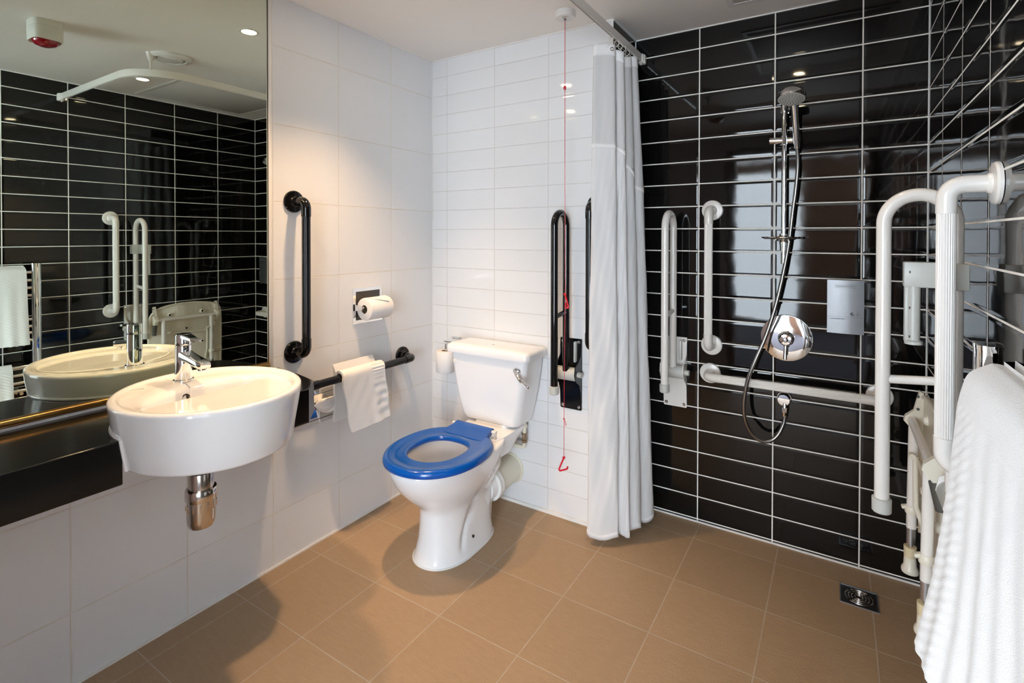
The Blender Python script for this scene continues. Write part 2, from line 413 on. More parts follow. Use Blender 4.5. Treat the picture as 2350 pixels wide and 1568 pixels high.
# mirror
bm = BM(); box(bm, -0.013, MX, YREAR + 0.0, MY - 0.008, 0.8170, H - 0.001, 0.0008, 1)
t = thing('wall_mirror', 'tall frameless mirror from black worktop to ceiling', 'mirror', (MX, -1.6, 0.82))
obj('glass', bm, M['mirror'], t, smooth=False)
bm = BM(); box(bm, -0.013, MX + 0.0015, MY - 0.0085, MY - 0.006, 0.8170, H - 0.001); obj('edge', bm, M['steel_dark'], t, smooth=False)
bm = BM(); box(bm, -0.013, 0.006, YREAR, MY - 0.006, 0.8005, 0.8172, 0.004, 3); obj('foot_strip', bm, M['bronze'], t)

# ================================================================== WORKTOP AND BASIN
BX, BY, BA, BB, BZ = 0.321, -1.344, 0.2585, 0.240, 0.870     # basin rim ellipse
CF, CZ0, CZ1 = 0.332, 0.674, 0.790                             # worktop front, underside, top
HA, HB = BA - 0.016, BB - 0.016                               # cut-out in the worktop
th = math.acos((CF - BX) / HA); CFR = 0.350; thr = math.acos((CFR - BX) / HA); arc = []
for k in range(41):
    a = -th - (2 * PI - th - thr) * k / 40
    arc.append((BX + HA * math.cos(a), BY + HB * math.sin(a)))
poly = [(0.0, YREAR), (CF, YREAR)] + arc + [(CFR, -1.034), (0.277, -0.960), (0.156, -0.936), (0.108, -0.934), (0.0, -0.917)]
bm = BM(); prism(bm, poly, CZ0, CZ1)
o = obj('worktop', bm, M['counter'], None, angle=20)
md = o.modifiers.new('edge', 'BEVEL'); md.width = 0.0035; md.segments = 2; md.limit_method = 'ANGLE'; md.angle_limit = math.radians(60)
tag(o, 'long glossy black worktop under the mirror with a deep front edge', 'worktop')

SK_ = 0.704
tb = thing('washbasin', 'white oval semi-recessed basin set into the black worktop', 'basin', (BX, BY, SK_))
bm = BM(); N = 96
def ell(cx, a, b_, z): return [(cx + a * math.cos(2 * PI * k / N), BY + b_ * math.sin(2 * PI * k / N), z) for k in range(N)]
rings = [ell(BX, BA - 0.0105, BB - 0.0105, CZ1 + 0.0005), ell(BX, BA - 0.0088, BB - 0.0088, 0.803), ell(BX, BA - 0.0055, BB - 0.0055, 0.824), ell(BX, BA - 0.003, BB - 0.003, 0.842), ell(BX, BA - 0.0015, BB - 0.0015, 0.855), ell(BX, BA - 0.001, BB - 0.001, 0.8625), ell(BX, BA - 0.004, BB - 0.004, 0.8675), ell(BX, BA - 0.010, BB - 0.010, BZ),
         ell(BX, BA - 0.018, BB - 0.018, BZ - 0.0004), ell(BX + 0.001, BA - 0.023, BB - 0.023, BZ - 0.003), ell(BX + 0.002, BA - 0.028, BB - 0.028, BZ - 0.006)]
def mix(z, f, cx2, a2, b2):
    a1, b1, c1 = BA - 0.028, BB - 0.028, BX + 0.002
    return ell(c1 + (cx2 - c1) * f, a1 + (a2 - a1) * f, b1 + (b2 - b1) * f, z)
EX, EA, EB = 0.388, 0.160, 0.192
rings += [mix(BZ - 0.0065, 0.5, EX, EA, EB), mix(BZ - 0.0085, 0.82, EX, EA, EB), mix(BZ - 0.014, 0.97, EX, EA, EB), ell(EX, EA - 0.006, EB - 0.006, BZ - 0.026), ell(EX, EA - 0.012, EB - 0.013, 0.82), ell(EX, EA - 0.024, EB - 0.027, 0.785),
          ell(EX, EA - 0.045, EB - 0.050, 0.762), ell(EX, EA - 0.080, EB - 0.095, 0.750), ell(EX, 0.035, 0.035, 0.745), ell(EX, 0.020, 0.020, 0.742)]
loft(bm, rings, cap0=False, cap1=True)
obj('bowl', bm, M['ceramic'], tb, angle=60)
# front skirt hanging down in front of the worktop
SK = 0.704
bm = BM(); th2 = math.acos((CF + 0.001 - BX) / (BA - 0.011)); prof = []
for k in range(61):
    a = -th2 + 2 * th2 * k / 60; prof.append((math.cos(a), math.sin(a)))
rr = []
for z, ins in ((0.8545, 0.0014), (0.842, 0.0027), (0.824, 0.0052), (0.803, 0.0085), (0.790, 0.0105), (0.775, 0.013), (0.75, 0.017), (SK + 0.008, 0.0235), (SK + 0.002, 0.0265), (SK, 0.032)):
    ring = [(max(CF + 0.001, BX + (BA - ins) * c), BY + (BB - ins) * s, z) for c, s in prof]
    rr.append(ring)
loft(bm, rr, cap0=True, cap1=True, closed=True)
obj('front_skirt', bm, M['ceramic'], tb, angle=50)
bm = BM()   # lip that sits on the worktop
tube(bm, [(BX + (BA - 0.009) * math.cos(a), BY + (BB - 0.009) * math.sin(a), CZ1 + 0.003) for a in [th2 + 0.005 + (2 * PI - 2 * th2 - 0.01) * k / 60 for k in range(61)]], 0.0042, 8)
for s in (1, -1):
    tube(bm, [(CF + 0.003, BY + s * (BB - 0.009) * math.sin(th2), CZ1 + 0.003), (CF + 0.003, BY + s * (BB - 0.022) * math.sin(th2), SK + 0.004)], 0.0042, 8)
obj('sealing_lip', bm, M['ceramic'], tb)
bm = BM(); lathe(bm, [(0.0125, 0.0), (0.0125, 0.0025), (0.009, 0.003), (0.008, 0.0015), (0.008, -0.004), (0, -0.004)], (EX - EA + 0.0105, BY - 0.03, 0.829), (1, 0, 0.25), 24)
ov = obj('overflow_ring', bm, M['chrome_dull'], tb)
bm = BM(); lathe(bm, [(0.0, 0.0012), (0.0078, 0.0012), (0.0078, -0.003)], (EX - EA + 0.0105, BY - 0.03, 0.829), (1, 0, 0.25), 20); obj('overflow_hole', bm, M['steel_dark'], ov)
bm = BM(); lathe(bm, [(0.026, 0), (0.026, 0.003), (0.022, 0.005), (0.0, 0.006)], (EX, BY, 0.743), (0, 0, 1), 28); obj('waste_plug', bm, M['chrome'], tb)
for dy in (-0.138, -0.129, -0.120, -0.111, -0.102):   # small pale maker's lettering on the deck
    pass
text_mesh('ARMITAGE', 0.0085, (0.150, BY - 0.125, BZ - 0.0057), (0.42, 0.9075, 0), (-0.9075, 0.42, 0), 'maker_mark', M['ink_light'], tb, 0.0001)

# mixer tap
TX, TY, TZ = 0.160, -1.343, BZ - 0.0065
tt = thing('basin_tap', 'chrome single-lever mixer tap standing on the white basin', 'tap', (TX, TY, TZ))
bm = BM(); lathe(bm, [(0.0285, 0), (0.0285, 0.004), (0.026, 0.006), (0.0245, 0.0065)], (TX, TY, TZ), (0, 0, 1), 40); obj('base_ring', bm, M['chrome'], tt)
bm = BM(); lathe(bm, [(0.0245, 0.005), (0.0238, 0.02), (0.0225, 0.05), (0.0222, 0.107), (0.0215, 0.109)], (TX, TY, TZ), (0, 0, 1), 40); obj('body', bm, M['chrome'], tt)
bm = BM()
sec = []
for d, w, z0, z1 in ((0.0, 0.040, 0.066, 0.098), (0.03, 0.037, 0.064, 0.089), (0.06, 0.036, 0.061, 0.083), (0.10, 0.036, 0.055, 0.077), (0.124, 0.034, 0.052, 0.074), (0.131, 0.030, 0.054, 0.071)):
    r = []
    for k in range(20):
        a = 2 * PI * (k + 0.5) / 20; c, s = math.cos(a), math.sin(a)
        r.append((TX + d, TY + w / 2 * math.copysign(abs(c) ** 0.35, c), TZ + (z0 + z1) / 2 + (z1 - z0) / 2 * math.copysign(abs(s) ** 0.35, s)))
    sec.append(r)
loft(bm, sec); sp = obj('spout', bm, M['chrome'], tt, angle=30)
bm = BM(); lathe(bm, [(0.0125, 0), (0.0125, 0.010), (0.010, 0.0115), (0.0, 0.009)], (TX + 0.108, TY, TZ + 0.056), (0.2, 0, -1), 24); obj('aerator', bm, M['chrome'], sp)
bm = BM(); lathe(bm, [(0.0222, 0.111), (0.0225, 0.113), (0.0225, 0.141), (0.0205, 0.1445), (0, 0.146)], (TX, TY, TZ), (0, 0, 1), 40)
lv = obj('lever_cap', bm, M['chrome'], tt)
bm = BM(); sec = []
for d, w, zc, hh in ((-0.004, 0.034, 0.1395, 0.012), (0.03, 0.031, 0.1375, 0.012), (0.06, 0.025, 0.134, 0.0095), (0.084, 0.022, 0.1315, 0.0085), (0.088, 0.018, 0.1312, 0.006)):
    sec.append([(TX + d, TY + a * w / 2, TZ + zc + c * hh / 2) for a, c in ((-1, -0.6), (-0.8, -1), (0.8, -1), (1, -0.6), (1, 0.6), (0.8, 1), (-0.8, 1), (-1, 0.6))])
loft(bm, sec); obj('lever', bm, M['chrome'], lv, angle=30)
bm = BM(); tube(bm, [(TX - 0.022, TY, TZ + 0.058), (TX - 0.036, TY, TZ + 0.058)], 0.0028, 10); lathe(bm, [(0.0035, 0), (0.0045, 0.004), (0.0035, 0.009), (0, 0.010)], (TX - 0.036, TY, TZ + 0.058), (-1, 0, 0), 12); obj('pop_up_knob', bm, M['black_gloss'], tt)

# bottle trap
PX, PY = 0.345, -1.384
tp = thing('bottle_trap', 'chrome bottle trap hanging under the white basin', 'waste trap', (PX, PY, 0.48))
bm = BM(); lathe(bm, [(0.0, 0.482), (0.018, 0.4825), (0.030, 0.488), (0.0355, 0.500), (0.0365, 0.515), (0.0370, 0.565)], (PX, PY, 0), (0, 0, 1), 40); cup = obj('cup', bm, M['chrome_dull'], tp)
bm = BM()
for k in range(12):
    a = 2 * PI * k / 12; obox(bm, (PX + 0.0375 * math.cos(a), PY + 0.0375 * math.sin(a), 0.550), (math.cos(a), math.sin(a), 0), (-math.sin(a), math.cos(a), 0), (0, 0, 1), 0.003, 0.003, 0.026, 0.001)
obj('grip_ribs', bm, M['chrome_dull'], cup)
bm = BM(); lathe(bm, [(0.0395, 0.565), (0.0405, 0.568), (0.0405, 0.592), (0.0385, 0.596), (0.034, 0.596)], (PX, PY, 0), (0, 0, 1), 40); obj('collar', bm, M['chrome_dull'], tp)
bm = BM(); lathe(bm, [(0.0325, 0.592), (0.0325, 0.640), (0.031, 0.644), (0.031, 0.648)], (PX, PY, 0), (0, 0, 1), 40); obj('upper_body', bm, M['chrome_dull'], tp)
bm = BM(); lathe(bm, [(0.0318, 0.641), (0.0328, 0.644), (0.0318, 0.649)], (PX, PY, 0), (0, 0, 1), 32); obj('washer', bm, M['rubber'], tp)
bm = BM(); lathe(bm, [(0.021, 0.648), (0.021, 0.665), (0.017, 0.668), (0.017, 0.744)], (PX, PY, 0), (0, 0, 1), 28); obj('tailpiece', bm, M['chrome'], tp)
bm = BM(); tube(bm, [(PX - 0.025, PY, 0.628), (0.001, PY, 0.628)], 0.0155, 20); lathe(bm, [(0.0225, 0), (0.0225, 0.018), (0.019, 0.021)], (PX - 0.031, PY, 0.628), (-1, 0, 0), 8); lathe(bm, [(0.034, 0), (0.030, 0.004), (0.018, 0.006)], (0.0005, PY, 0.628), (1, 0, 0), 28); obj('outlet_pipe', bm, M['chrome'], tp)

# ================================================================== GRAB RAILS
def grab_rail(label, p0, p1, nrm, off, mat, flute_mat, group, r=0.0166, fr=0.045):
    p0, p1, n = Vector(p0), Vector(p1), Vector(nrm); d = (p1 - p0).normalized(); R = 0.036
    t = thing('grab_rail', label, 'grab rail', p0, group)
    for p, s in ((p0, 1), (p1, -1)):
        bm = BM(); lathe(bm, [(fr, 0.0004), (fr, 0.006), (fr - 0.003, 0.0105), (fr - 0.012, 0.012), (r + 0.006, 0.0125), (r + 0.004, 0.018), (r + 0.002, 0.020)], p, n, 40)
        fl = obj('flange', bm, mat, t, angle=30)
        bm = BM(); path = fillet([p + n * 0.012, p + n * off, p + n * off + d * s * 0.062], R, 12)
        tube(bm, path, r + 0.0022, 24); obj('elbow', bm, mat, t, angle=40)
    bm = BM(); a = p0 + n * off + d * 0.060; b_ = p1 + n * off - d * 0.060
    m_ = [a + (b_ - a) * k / 6 for k in range(7)]
    tube(bm, m_, r, 144, flutes=24, fdepth=0.10 if flute_mat is M['white_plastic'] else 0.02); obj('bar', bm, flute_mat, t, angle=80)
    return t

KB, KW = M['black_gloss'], M['white_plastic']
grab_rail('black upright grab rail on white tiles beside the mirror', (0.0005, -0.850, 1.450), (0.0005, -0.850, 0.838), (1, 0, 0), 0.082, KB, M['black_fluted'], 'black grab rails')
grab_rail('black horizontal grab rail with a towel folded over it', (0.0005, -0.858, 0.703), (0.0005, -0.235, 0.703), (1, 0, 0), 0.082, KB, M['black_fluted'], 'black grab rails')
grab_rail('black upright grab rail half hidden behind the shower curtain', (0.963, -0.0005, 1.450), (0.963, -0.0005, 0.828), (0, -1, 0), 0.080, KB, M['black_fluted'], 'black grab rails')
grab_rail('white upright grab rail on the black shower wall', (1.394, YS - 0.0005, 1.428), (1.394, YS - 0.0005, 0.822), (0, -1, 0), 0.080, KW, KW, 'white grab rails')
grab_rail('white horizontal grab rail low on the black shower wall', (1.389, YS - 0.0005, 0.694), (2.012, YS - 0.0005, 0.694), (0, -1, 0), 0.080, KW, KW, 'white grab rails')
grab_rail('white ribbed upright grab rail nearest the towel radiator', (XR - 0.0005, -0.700, 1.424), (XR - 0.0005, -0.700, 0.815), (-1, 0, 0), 0.084, KW, KW, 'white grab rails')

def hinged_rail(label, base, nrm, tube_mat, plate_mat, group, nf=0.184, nr=0.050, r=0.0158):
    """fold-up support rail: base = wall point below the loop (z=0), nrm out of the wall"""
    B, n = Vector(base), Vector(nrm); s = Vector((0, 0, 1)).cross(n); Z = Vector((0, 0, 1))
    t = thing('hinged_support_rail', label, 'support rail', B + Z * 0.517, group)
    P = lambda a, b_, z: B + s * a + n * b_ + Z * z
    def pm(pts, d0, d1):   # outline (across, z) extruded from d0 to d1 along n
        bm = BM(); A = [bm.verts.new(P(a, d0, z)) for a, z in pts]; C = [bm.verts.new(P(a, d1, z)) for a, z in pts]; k = len(pts)
        bm.faces.new(A); bm.faces.new(list(reversed(C)))
        for i in range(k): bm.faces.new((A[i], A[(i + 1) % k], C[(i + 1) % k], C[i]))
        return bm
    bm = pm([(-0.050, 0.517), (0.050, 0.517), (0.053, 0.55), (0.053, 0.62), (0.053, 0.843), (-0.053, 0.843), (-0.053, 0.62), (-0.053, 0.55)], 0.0005, 0.006)
    pl = obj('wall_plate', bm, plate_mat, t, angle=30)
    for sd in (-1, 1):     # cheeks that swell out to hold the pivot
        bm = BM(); pts = [(0.006, 0.52), (0.012, 0.60), (0.026, 0.635), (0.060, 0.66), (0.076, 0.69), (0.070, 0.725), (0.040, 0.74), (0.014, 0.765), (0.008, 0.84), (0.0, 0.84), (0.0, 0.52)]
        A = [bm.verts.new(P(sd * 0.053, d, z)) for d, z in pts]; C = [bm.verts.new(P(sd * 0.049, d, z)) for d, z in pts]; k = len(pts)
        bm.faces.new(A); bm.faces.new(list(reversed(C)))
        for i in range(k): bm.faces.new((A[i], A[(i + 1) % k], C[(i + 1) % k], C[i]))
        obj('cheek', bm, plate_mat, pl, angle=30)
    for a in (-0.040, 0.040):
        for z in (0.532, 0.828):
            bm = BM(); lathe(bm, [(0.0075, 0.006), (0.0075, 0.009), (0.0045, 0.0125), (0, 0.013)], P(a, 0, z), n, 14); obj('screw', bm, M['chrome'], pl)
    bm = BM(); tube(bm, [P(-0.049, 0.045, 0.690), P(0.049, 0.045, 0.690)], 0.030, 28); obj('pivot_barrel', bm, M['grey_plastic'], t)
    bm = BM(); tube(bm, [P(0.049, 0.045, 0.690), P(0.072, 0.045, 0.690)], 0.0125, 18); obj('pivot_pin', bm, M['grey_plastic'], t); bm = BM(); tube(bm, [P(-0.049, 0.045, 0.690), P(-0.060, 0.045, 0.690)], 0.006, 14); obj('pivot_pin', bm, M['grey_plastic'], t)
    bm = BM(); path = fillet([P(0, nr, 0.705), P(0, nr, 1.4285 - r), P(0, nf, 1.4285 - r), P(0, nf, 0.655)], (nf - nr) / 2 - 0.0005, 14)
    tube(bm, path, r, 24); obj('loop', bm, tube_mat, t, angle=50)
    bm = BM(); tube(bm, [P(0, nf, 0.960), P(0, nr, 0.972)], 0.0105, 16); obj('cross_bar', bm, tube_mat, t)
    bm = BM(); lathe(bm, [(0.0, 0.628), (0.018, 0.628), (0.0205, 0.631), (0.0208, 0.662), (0.0178, 0.664)], P(0, nf, 0), (0, 0, 1), 28); obj('end_cap', bm, M['grey_plastic'], t)
    for sd in (-1, 1):
        bm = BM(); obox(bm, P(sd * 0.027, 0.016, 0.785), s, n, Z, 0.012, 0.024, 0.095, 0.005); obj('grip_pad', bm, M['grey_plastic'], t)
    return t, P
hinged_rail('black fold-up support rail beside the toilet', (0.840, 0, 0), (0, -1, 0), KB, M['black_fluted'], 'fold-up support rails', 0.172, 0.058)
hinged_rail('white fold-up support rail on the black wall behind the curtain', (1.234, YS, 0), (0, -1, 0), KW, KW, 'fold-up support rails')
hr, P_ = hinged_rail('white fold-up support rail carrying a grey paper holder', (XR, -0.575, 0), (-1, 0, 0), KW, KW, 'fold-up support rails', 0.186, 0.050)
# toilet-paper arm clamped on the folded rail
tc_ = thing('paper_holder_arm', 'pale grey paper-roll arm clamped on the white fold-up rail', 'roll holder', (2.08, -0.545, 1.05))
bm = BM(); box(bm, 2.082, 2.126, -0.602, -0.546, 1.188, 1.250, 0.004); obj('clamp', bm, M['grey_plastic'], tc_, angle=30)
bm = BM(); box(bm, 2.010, 2.100, -0.550, -0.520, 1.187, 1.250, 0.004); obj('bracket', bm, M['grey_plastic'], tc_, angle=30)
bm = BM(); box(bm, 2.012, 2.027, -0.546, -0.524, 1.050, 1.192, 0.004)
for z in (1.222, 1.138, 1.065): pass
obj('back_strip', bm, M['grey_plastic'], tc_, angle=30)
bm = BM(); lathe(bm, [(0.0135, 1.19), (0.0130, 1.058), (0.0185, 1.054), (0.0185, 1.047), (0.0, 1.045)], (2.031, -0.540, 0), (0, 0, 1), 24); obj('spindle', bm, M['grey_plastic'], tc_)
for z in (1.225, 1.137, 1.066):
    bm = BM(); box(bm, 2.0205, 2.0235, -0.551, -0.5455, z - 0.003, z + 0.003); obj('slot', bm, M['dark_plastic'], tc_, smooth=False)

# ================================================================== TOILET
TCX = 0.494
def egg(w, fy, by, yc, z, N=72, pf=2.2, pb=2.4):
    out = []
    for k in range(N):
        a = 2 * PI * k / N; c, s = math.cos(a), math.sin(a); p = pf if s < 0 else pb
        x = w * math.copysign(abs(c) ** (2 / p), c)
        y = yc + (yc - fy) * math.copysign(abs(s) ** (2 / p), s) if s < 0 else yc + (by - yc) * abs(s) ** (2 / p)
        out.append((TCX + x, y, z))
    return out
wc = thing('toilet', 'white close-coupled toilet with a bright blue seat', 'toilet', (TCX, -0.4, 0))
bm = BM(); spec = [
    (0.000, 0.120, -0.628, -0.232, -0.46), (0.006, 0.120, -0.628, -0.232, -0.46), (0.03, 0.113, -0.620, -0.230, -0.46), (0.08, 0.104, -0.610, -0.222, -0.45), (0.14, 0.099, -0.604, -0.212, -0.45), (0.185, 0.099, -0.603, -0.205, -0.45),
    (0.210, 0.104, -0.607, -0.200, -0.45), (0.228, 0.113, -0.620, -0.195, -0.45), (0.25, 0.126, -0.644, -0.190, -0.45), (0.28, 0.142, -0.676, -0.182, -0.45), (0.315, 0.156, -0.708, -0.175, -0.46), (0.35, 0.166, -0.732, -0.168, -0.46), (0.385, 0.172, -0.747, -0.162, -0.47), (0.405, 0.174, -0.751, -0.160, -0.47), (0.412, 0.171, -0.748, -0.162, -0.47), (0.415, 0.165, -0.742, -0.166, -0.47)]
dense = []
for (a, b_) in zip(spec, spec[1:]):
    n_ = max(1, int((b_[0] - a[0]) / 0.012))
    for k in range(n_): dense.append([a[i] + (b_[i] - a[i]) * k / n_ for i in range(5)])
dense.append(list(spec[-1]))
rings = []
for z, w, fy, by, yc in dense:
    ring = egg(w, fy, by, yc, z, 112, 2.15, 2.6 if z > 0.3 else 3.2); new = []
    # side recess: S-shaped groove separating the bowl from the flat trapway panel behind it
    tz = min(1, max(0, z / 0.40)); yg = -0.505 + 0.03 * math.sin(tz * 3) + 0.27 * tz ** 2.1
    for (x, y, zz) in ring:
        fade = math.sin(PI * min(1, max(0, (z - 0.03) / 0.36))) ** 0.6 if 0.03 < z < 0.39 else 0
        sd = abs(x - TCX) / max(w, 1e-5)
        dgt = y - yg
        dep = 0.027 * math.exp(-((dgt + 0.004) / (0.020 if dgt < 0 else 0.010)) ** 2) if sd > 0.45 else 0
        dep += 0.011 * (1 if dgt > 0.01 else 0) if sd > 0.6 else 0
        new.append((x - math.copysign(dep * fade, x - TCX), y, zz))
    rings.append(new)
inn = [(0.415, 0.148, -0.722, -0.330, -0.50), (0.411, 0.138, -0.708, -0.345, -0.50), (0.395, 0.134, -0.702, -0.352, -0.50), (0.372, 0.146, -0.712, -0.342, -0.50), (0.34, 0.142, -0.704, -0.345, -0.50), (0.30, 0.120, -0.670, -0.360, -0.50), (0.25, 0.085, -0.615, -0.385, -0.50), (0.215, 0.060, -0.570, -0.400, -0.48), (0.205, 0.03, -0.52, -0.43, -0.48)]
rings += [egg(w, fy, by, yc, z, 112) for z, w, fy, by, yc in inn]
loft(bm, rings, True, True)
pan = obj('pan', bm, M['ceramic'], wc, angle=55)
# shelf behind the bowl that carries the cistern
bm = BM(); rs = []
for z, w, f, b_, n_ in ((0.300, 0.085, -0.250, -0.060, 3), (0.345, 0.105, -0.290, -0.035, 3.5), (0.385, 0.128, -0.315, -0.020, 4), (0.408, 0.135, -0.325, -0.014, 4.5), (0.418, 0.134, -0.324, -0.014, 5), (0.421, 0.128, -0.318, -0.018, 5)):
    rs.append(superellipse(TCX, (f + b_) / 2, w, (b_ - f) / 2, n_, z, 64))
loft(bm, rs); obj('shelf', bm, M['ceramic'], wc, angle=40)
bm = BM(); rs = [superellipse(TCX, -0.095, 0.098, 0.075, 5, 0.418, 48), superellipse(TCX, -0.095, 0.092, 0.070, 5, 0.434, 48)]; loft(bm, rs); obj('cistern_gasket', bm, M['ceramic'], wc)
bm = BM(); lathe(bm, [(0.006, -0.004), (0.006, 0.002), (0.003, 0.004), (0, 0.004)], (TCX + 0.1045, -0.430, 0.062), (1, 0, 0.1), 14); obj('floor_screw', bm, M['steel_dark'], wc)
bm = BM(); pts = [(x, y, 0.003) for x, y, z in egg(0.1205, -0.629, -0.231, -0.46, 0, 96, 2.15, 3.2)]; tube(bm, pts, 0.004, 6, closed=True); obj('floor_seal', bm, M['sealant'], wc)
# cistern
bm = BM(); CX2 = 0.488
rs = []
for z, w, f, r in ((0.428, 0.132, -0.140, 0.030), (0.430, 0.146, -0.152, 0.034), (0.438, 0.156, -0.162, 0.036), (0.455, 0.163, -0.168, 0.036), (0.52, 0.179, -0.176, 0.034), (0.60, 0.195, -0.181, 0.032), (0.68, 0.207, -0.184, 0.030), (0.752, 0.2155, -0.187, 0.028)):
    rs.append(rrect(CX2 - w, CX2 + w, f, -0.006, r, z))
loft(bm, rs); cis = obj('cistern', bm, M['ceramic'], wc, angle=50)
bm = BM(); rs = []
for z, g in ((0.7515, -0.006), (0.7490, -0.001), (0.7500, 0.002), (0.754, 0.003), (0.774, 0.003), (0.782, 0.0), (0.788, -0.007), (0.7915, -0.018), (0.793, -0.034), (0.7935, -0.060)):
    rs.append(rrect(CX2 - 0.231 - g, CX2 + 0.231 + g, -0.1985 - g, -0.004 + min(g, 0.003), max(0.006, 0.026 + g * 0.5), z))
loft(bm, rs); lid = obj('cistern_lid', bm, M['ceramic'], wc, angle=50)
bm = BM(); lathe(bm, [(0.008, 0), (0.008, 0.0012), (0.005, 0.0022), (0.0035, 0.001), (0, 0.001)], (CX2, -0.122, 0.793), (0, 0, 1), 20); obj('lid_screw', bm, M['chrome'], lid)
bm = BM(); lathe(bm, [(0.0, 0.001), (0.011, 0.001), (0.0125, 0.0)], (0.306, -0.1862, 0.705), (0, -1, 0), 24); obj('maker_badge', bm, M['sealant'], cis)
bm = BM(); lathe(bm, [(0.017, -0.004), (0.017, 0.006), (0.014, 0.012), (0.010, 0.014), (0, 0.014)], (0.661, -0.186, 0.706), (0, -1, 0), 28)
fl = obj('flush_lever', bm, M['chrome'], wc)
bm = BM(); tube(bm, smooth_path([(0.661, -0.200, 0.706), (0.674, -0.212, 0.698), (0.694, -0.222, 0.683), (0.710, -0.226, 0.673)], 6), [0.009 + 0.0 * k for k in range(19)], 14)
obj('lever_arm', bm, M['chrome'], fl)
bm = BM(); rs = []
ax = Vector((0.80, -0.36, -0.30)).normalized(); wd = Vector((0.1, -0.55, 0.83)); wd = (wd - ax * wd.dot(ax)).normalized(); nn = ax.cross(wd)
for d, w in ((-0.008, 0.004), (-0.004, 0.011), (0.006, 0.016), (0.022, 0.019), (0.038, 0.017), (0.048, 0.010), (0.051, 0.004)):
    c = Vector((0.712, -0.226, 0.672)) + ax * d
    rs.append([c + wd * (w * math.cos(2 * PI * k / 20)) + nn * (min(0.006, w) * math.sin(2 * PI * k / 20)) for k in range(20)])
loft(bm, rs); obj('paddle', bm, M['chrome'], fl)
# seat
bm = BM(); def_s = lambda w, f, b_, z: egg(w, f, b_, -0.53, z, 112, 2.1, 2.5)
oW, oF, oB, iW, iF, iB = 0.204, -0.762, -0.300, 0.113, -0.663, -0.410
L_ = lambda t, z: def_s(iW + (oW - iW) * t, iF + (oF - iF) * t, iB + (oB - iB) * t, z)
loop = [(1.0, 0.425), (0.985, 0.419), (0.95, 0.417), (0.05, 0.420), (0.0, 0.423), (-0.012, 0.430), (0.0, 0.438), (0.05, 0.4425), (0.12, 0.4425), (0.35, 0.4385), (0.55, 0.4400), (0.72, 0.4455), (0.84, 0.4470), (0.93, 0.4440), (0.98, 0.4370), (1.0, 0.430)]
rs = [L_(t, z) for t, z in loop]; rs.append(rs[0])
R = [[bm.verts.new(p) for p in r] for r in rs[:-1]]; R.append(R[0])
for a, c in zip(R, R[1:]):
    for k in range(112): bm.faces.new((a[k], a[(k + 1) % 112], c[(k + 1) % 112], c[k]))
seat = obj('seat', bm, M['blue'], wc, angle=60)
bm = BM(); rs = []
for y, z0, z1, w in ((-0.375, 0.424, 0.441, 0.122), (-0.340, 0.427, 0.448, 0.110), (-0.310, 0.431, 0.4555, 0.100), (-0.290, 0.436, 0.462, 0.099), (-0.276, 0.442, 0.462, 0.099), (-0.270, 0.448, 0.456, 0.099)):
    rs.append([(TCX + a * w, y, z) for a, z in ((-1, z0), (-1, z1), (-0.5, z1), (0, z1), (0.5, z1), (1, z1), (1, z0), (0, z0))])
loft(bm, rs); obj('hinge_plate', bm, M['blue'], seat, angle=40)
for sx in (-1, 1):
    bm = BM(); tube(bm, [(TCX + sx * 0.098, -0.284, 0.449), (TCX + sx * 0.120, -0.284, 0.449)], 0.008, 14); tube(bm, [(TCX + sx * 0.114, -0.284, 0.449), (TCX + sx * 0.114, -0.284, 0.4195)], 0.007, 14); obj('hinge_post', bm, M['white_plastic'], seat)
for px, py in ((TCX + 0.165, -0.640), (TCX - 0.165, -0.640), (TCX + 0.13, -0.40)):
    bm = BM(); lathe(bm, [(0.0075, 0.419), (0.0065, 0.4155), (0.0045, 0.4152)], (px, py, 0), (0, 0, 1), 12); obj('bumper', bm, M['blue'], seat)

# soil pipe
sp_ = thing('soil_pipe', 'fat cream soil pipe from the toilet into the white wall', 'waste pipe', (0.508, -0.1, 0.1))
bm = BM(); tube(bm, [(0.508, -0.165, 0.158), (0.508, -0.0005, 0.165)], 0.066, 40); obj('pipe', bm, M['pipe_cream'], sp_)
bm = BM(); lathe(bm, [(0.067, 0), (0.075, 0.002), (0.075, 0.014), (0.072, 0.018), (0.0745, 0.022), (0.0745, 0.034), (0.066, 0.037)], (0.508, -0.198, 0.157), (0, 1, 0), 44); obj('connector_ring', bm, M['sealant'], sp_)
bm = BM(); tube(bm, [(0.505, -0.235, 0.156), (0.508, -0.19, 0.157)], 0.062, 36); obj('spigot', bm, M['ceramic'], sp_)
bm = BM(); lathe(bm, [(0.076, 0.0), (0.072, 0.005), (0.066, 0.006)], (0.508, -0.0005, 0.165), (0, -1, 0), 40); obj('wall_collar', bm, M['pipe_cream'], sp_)
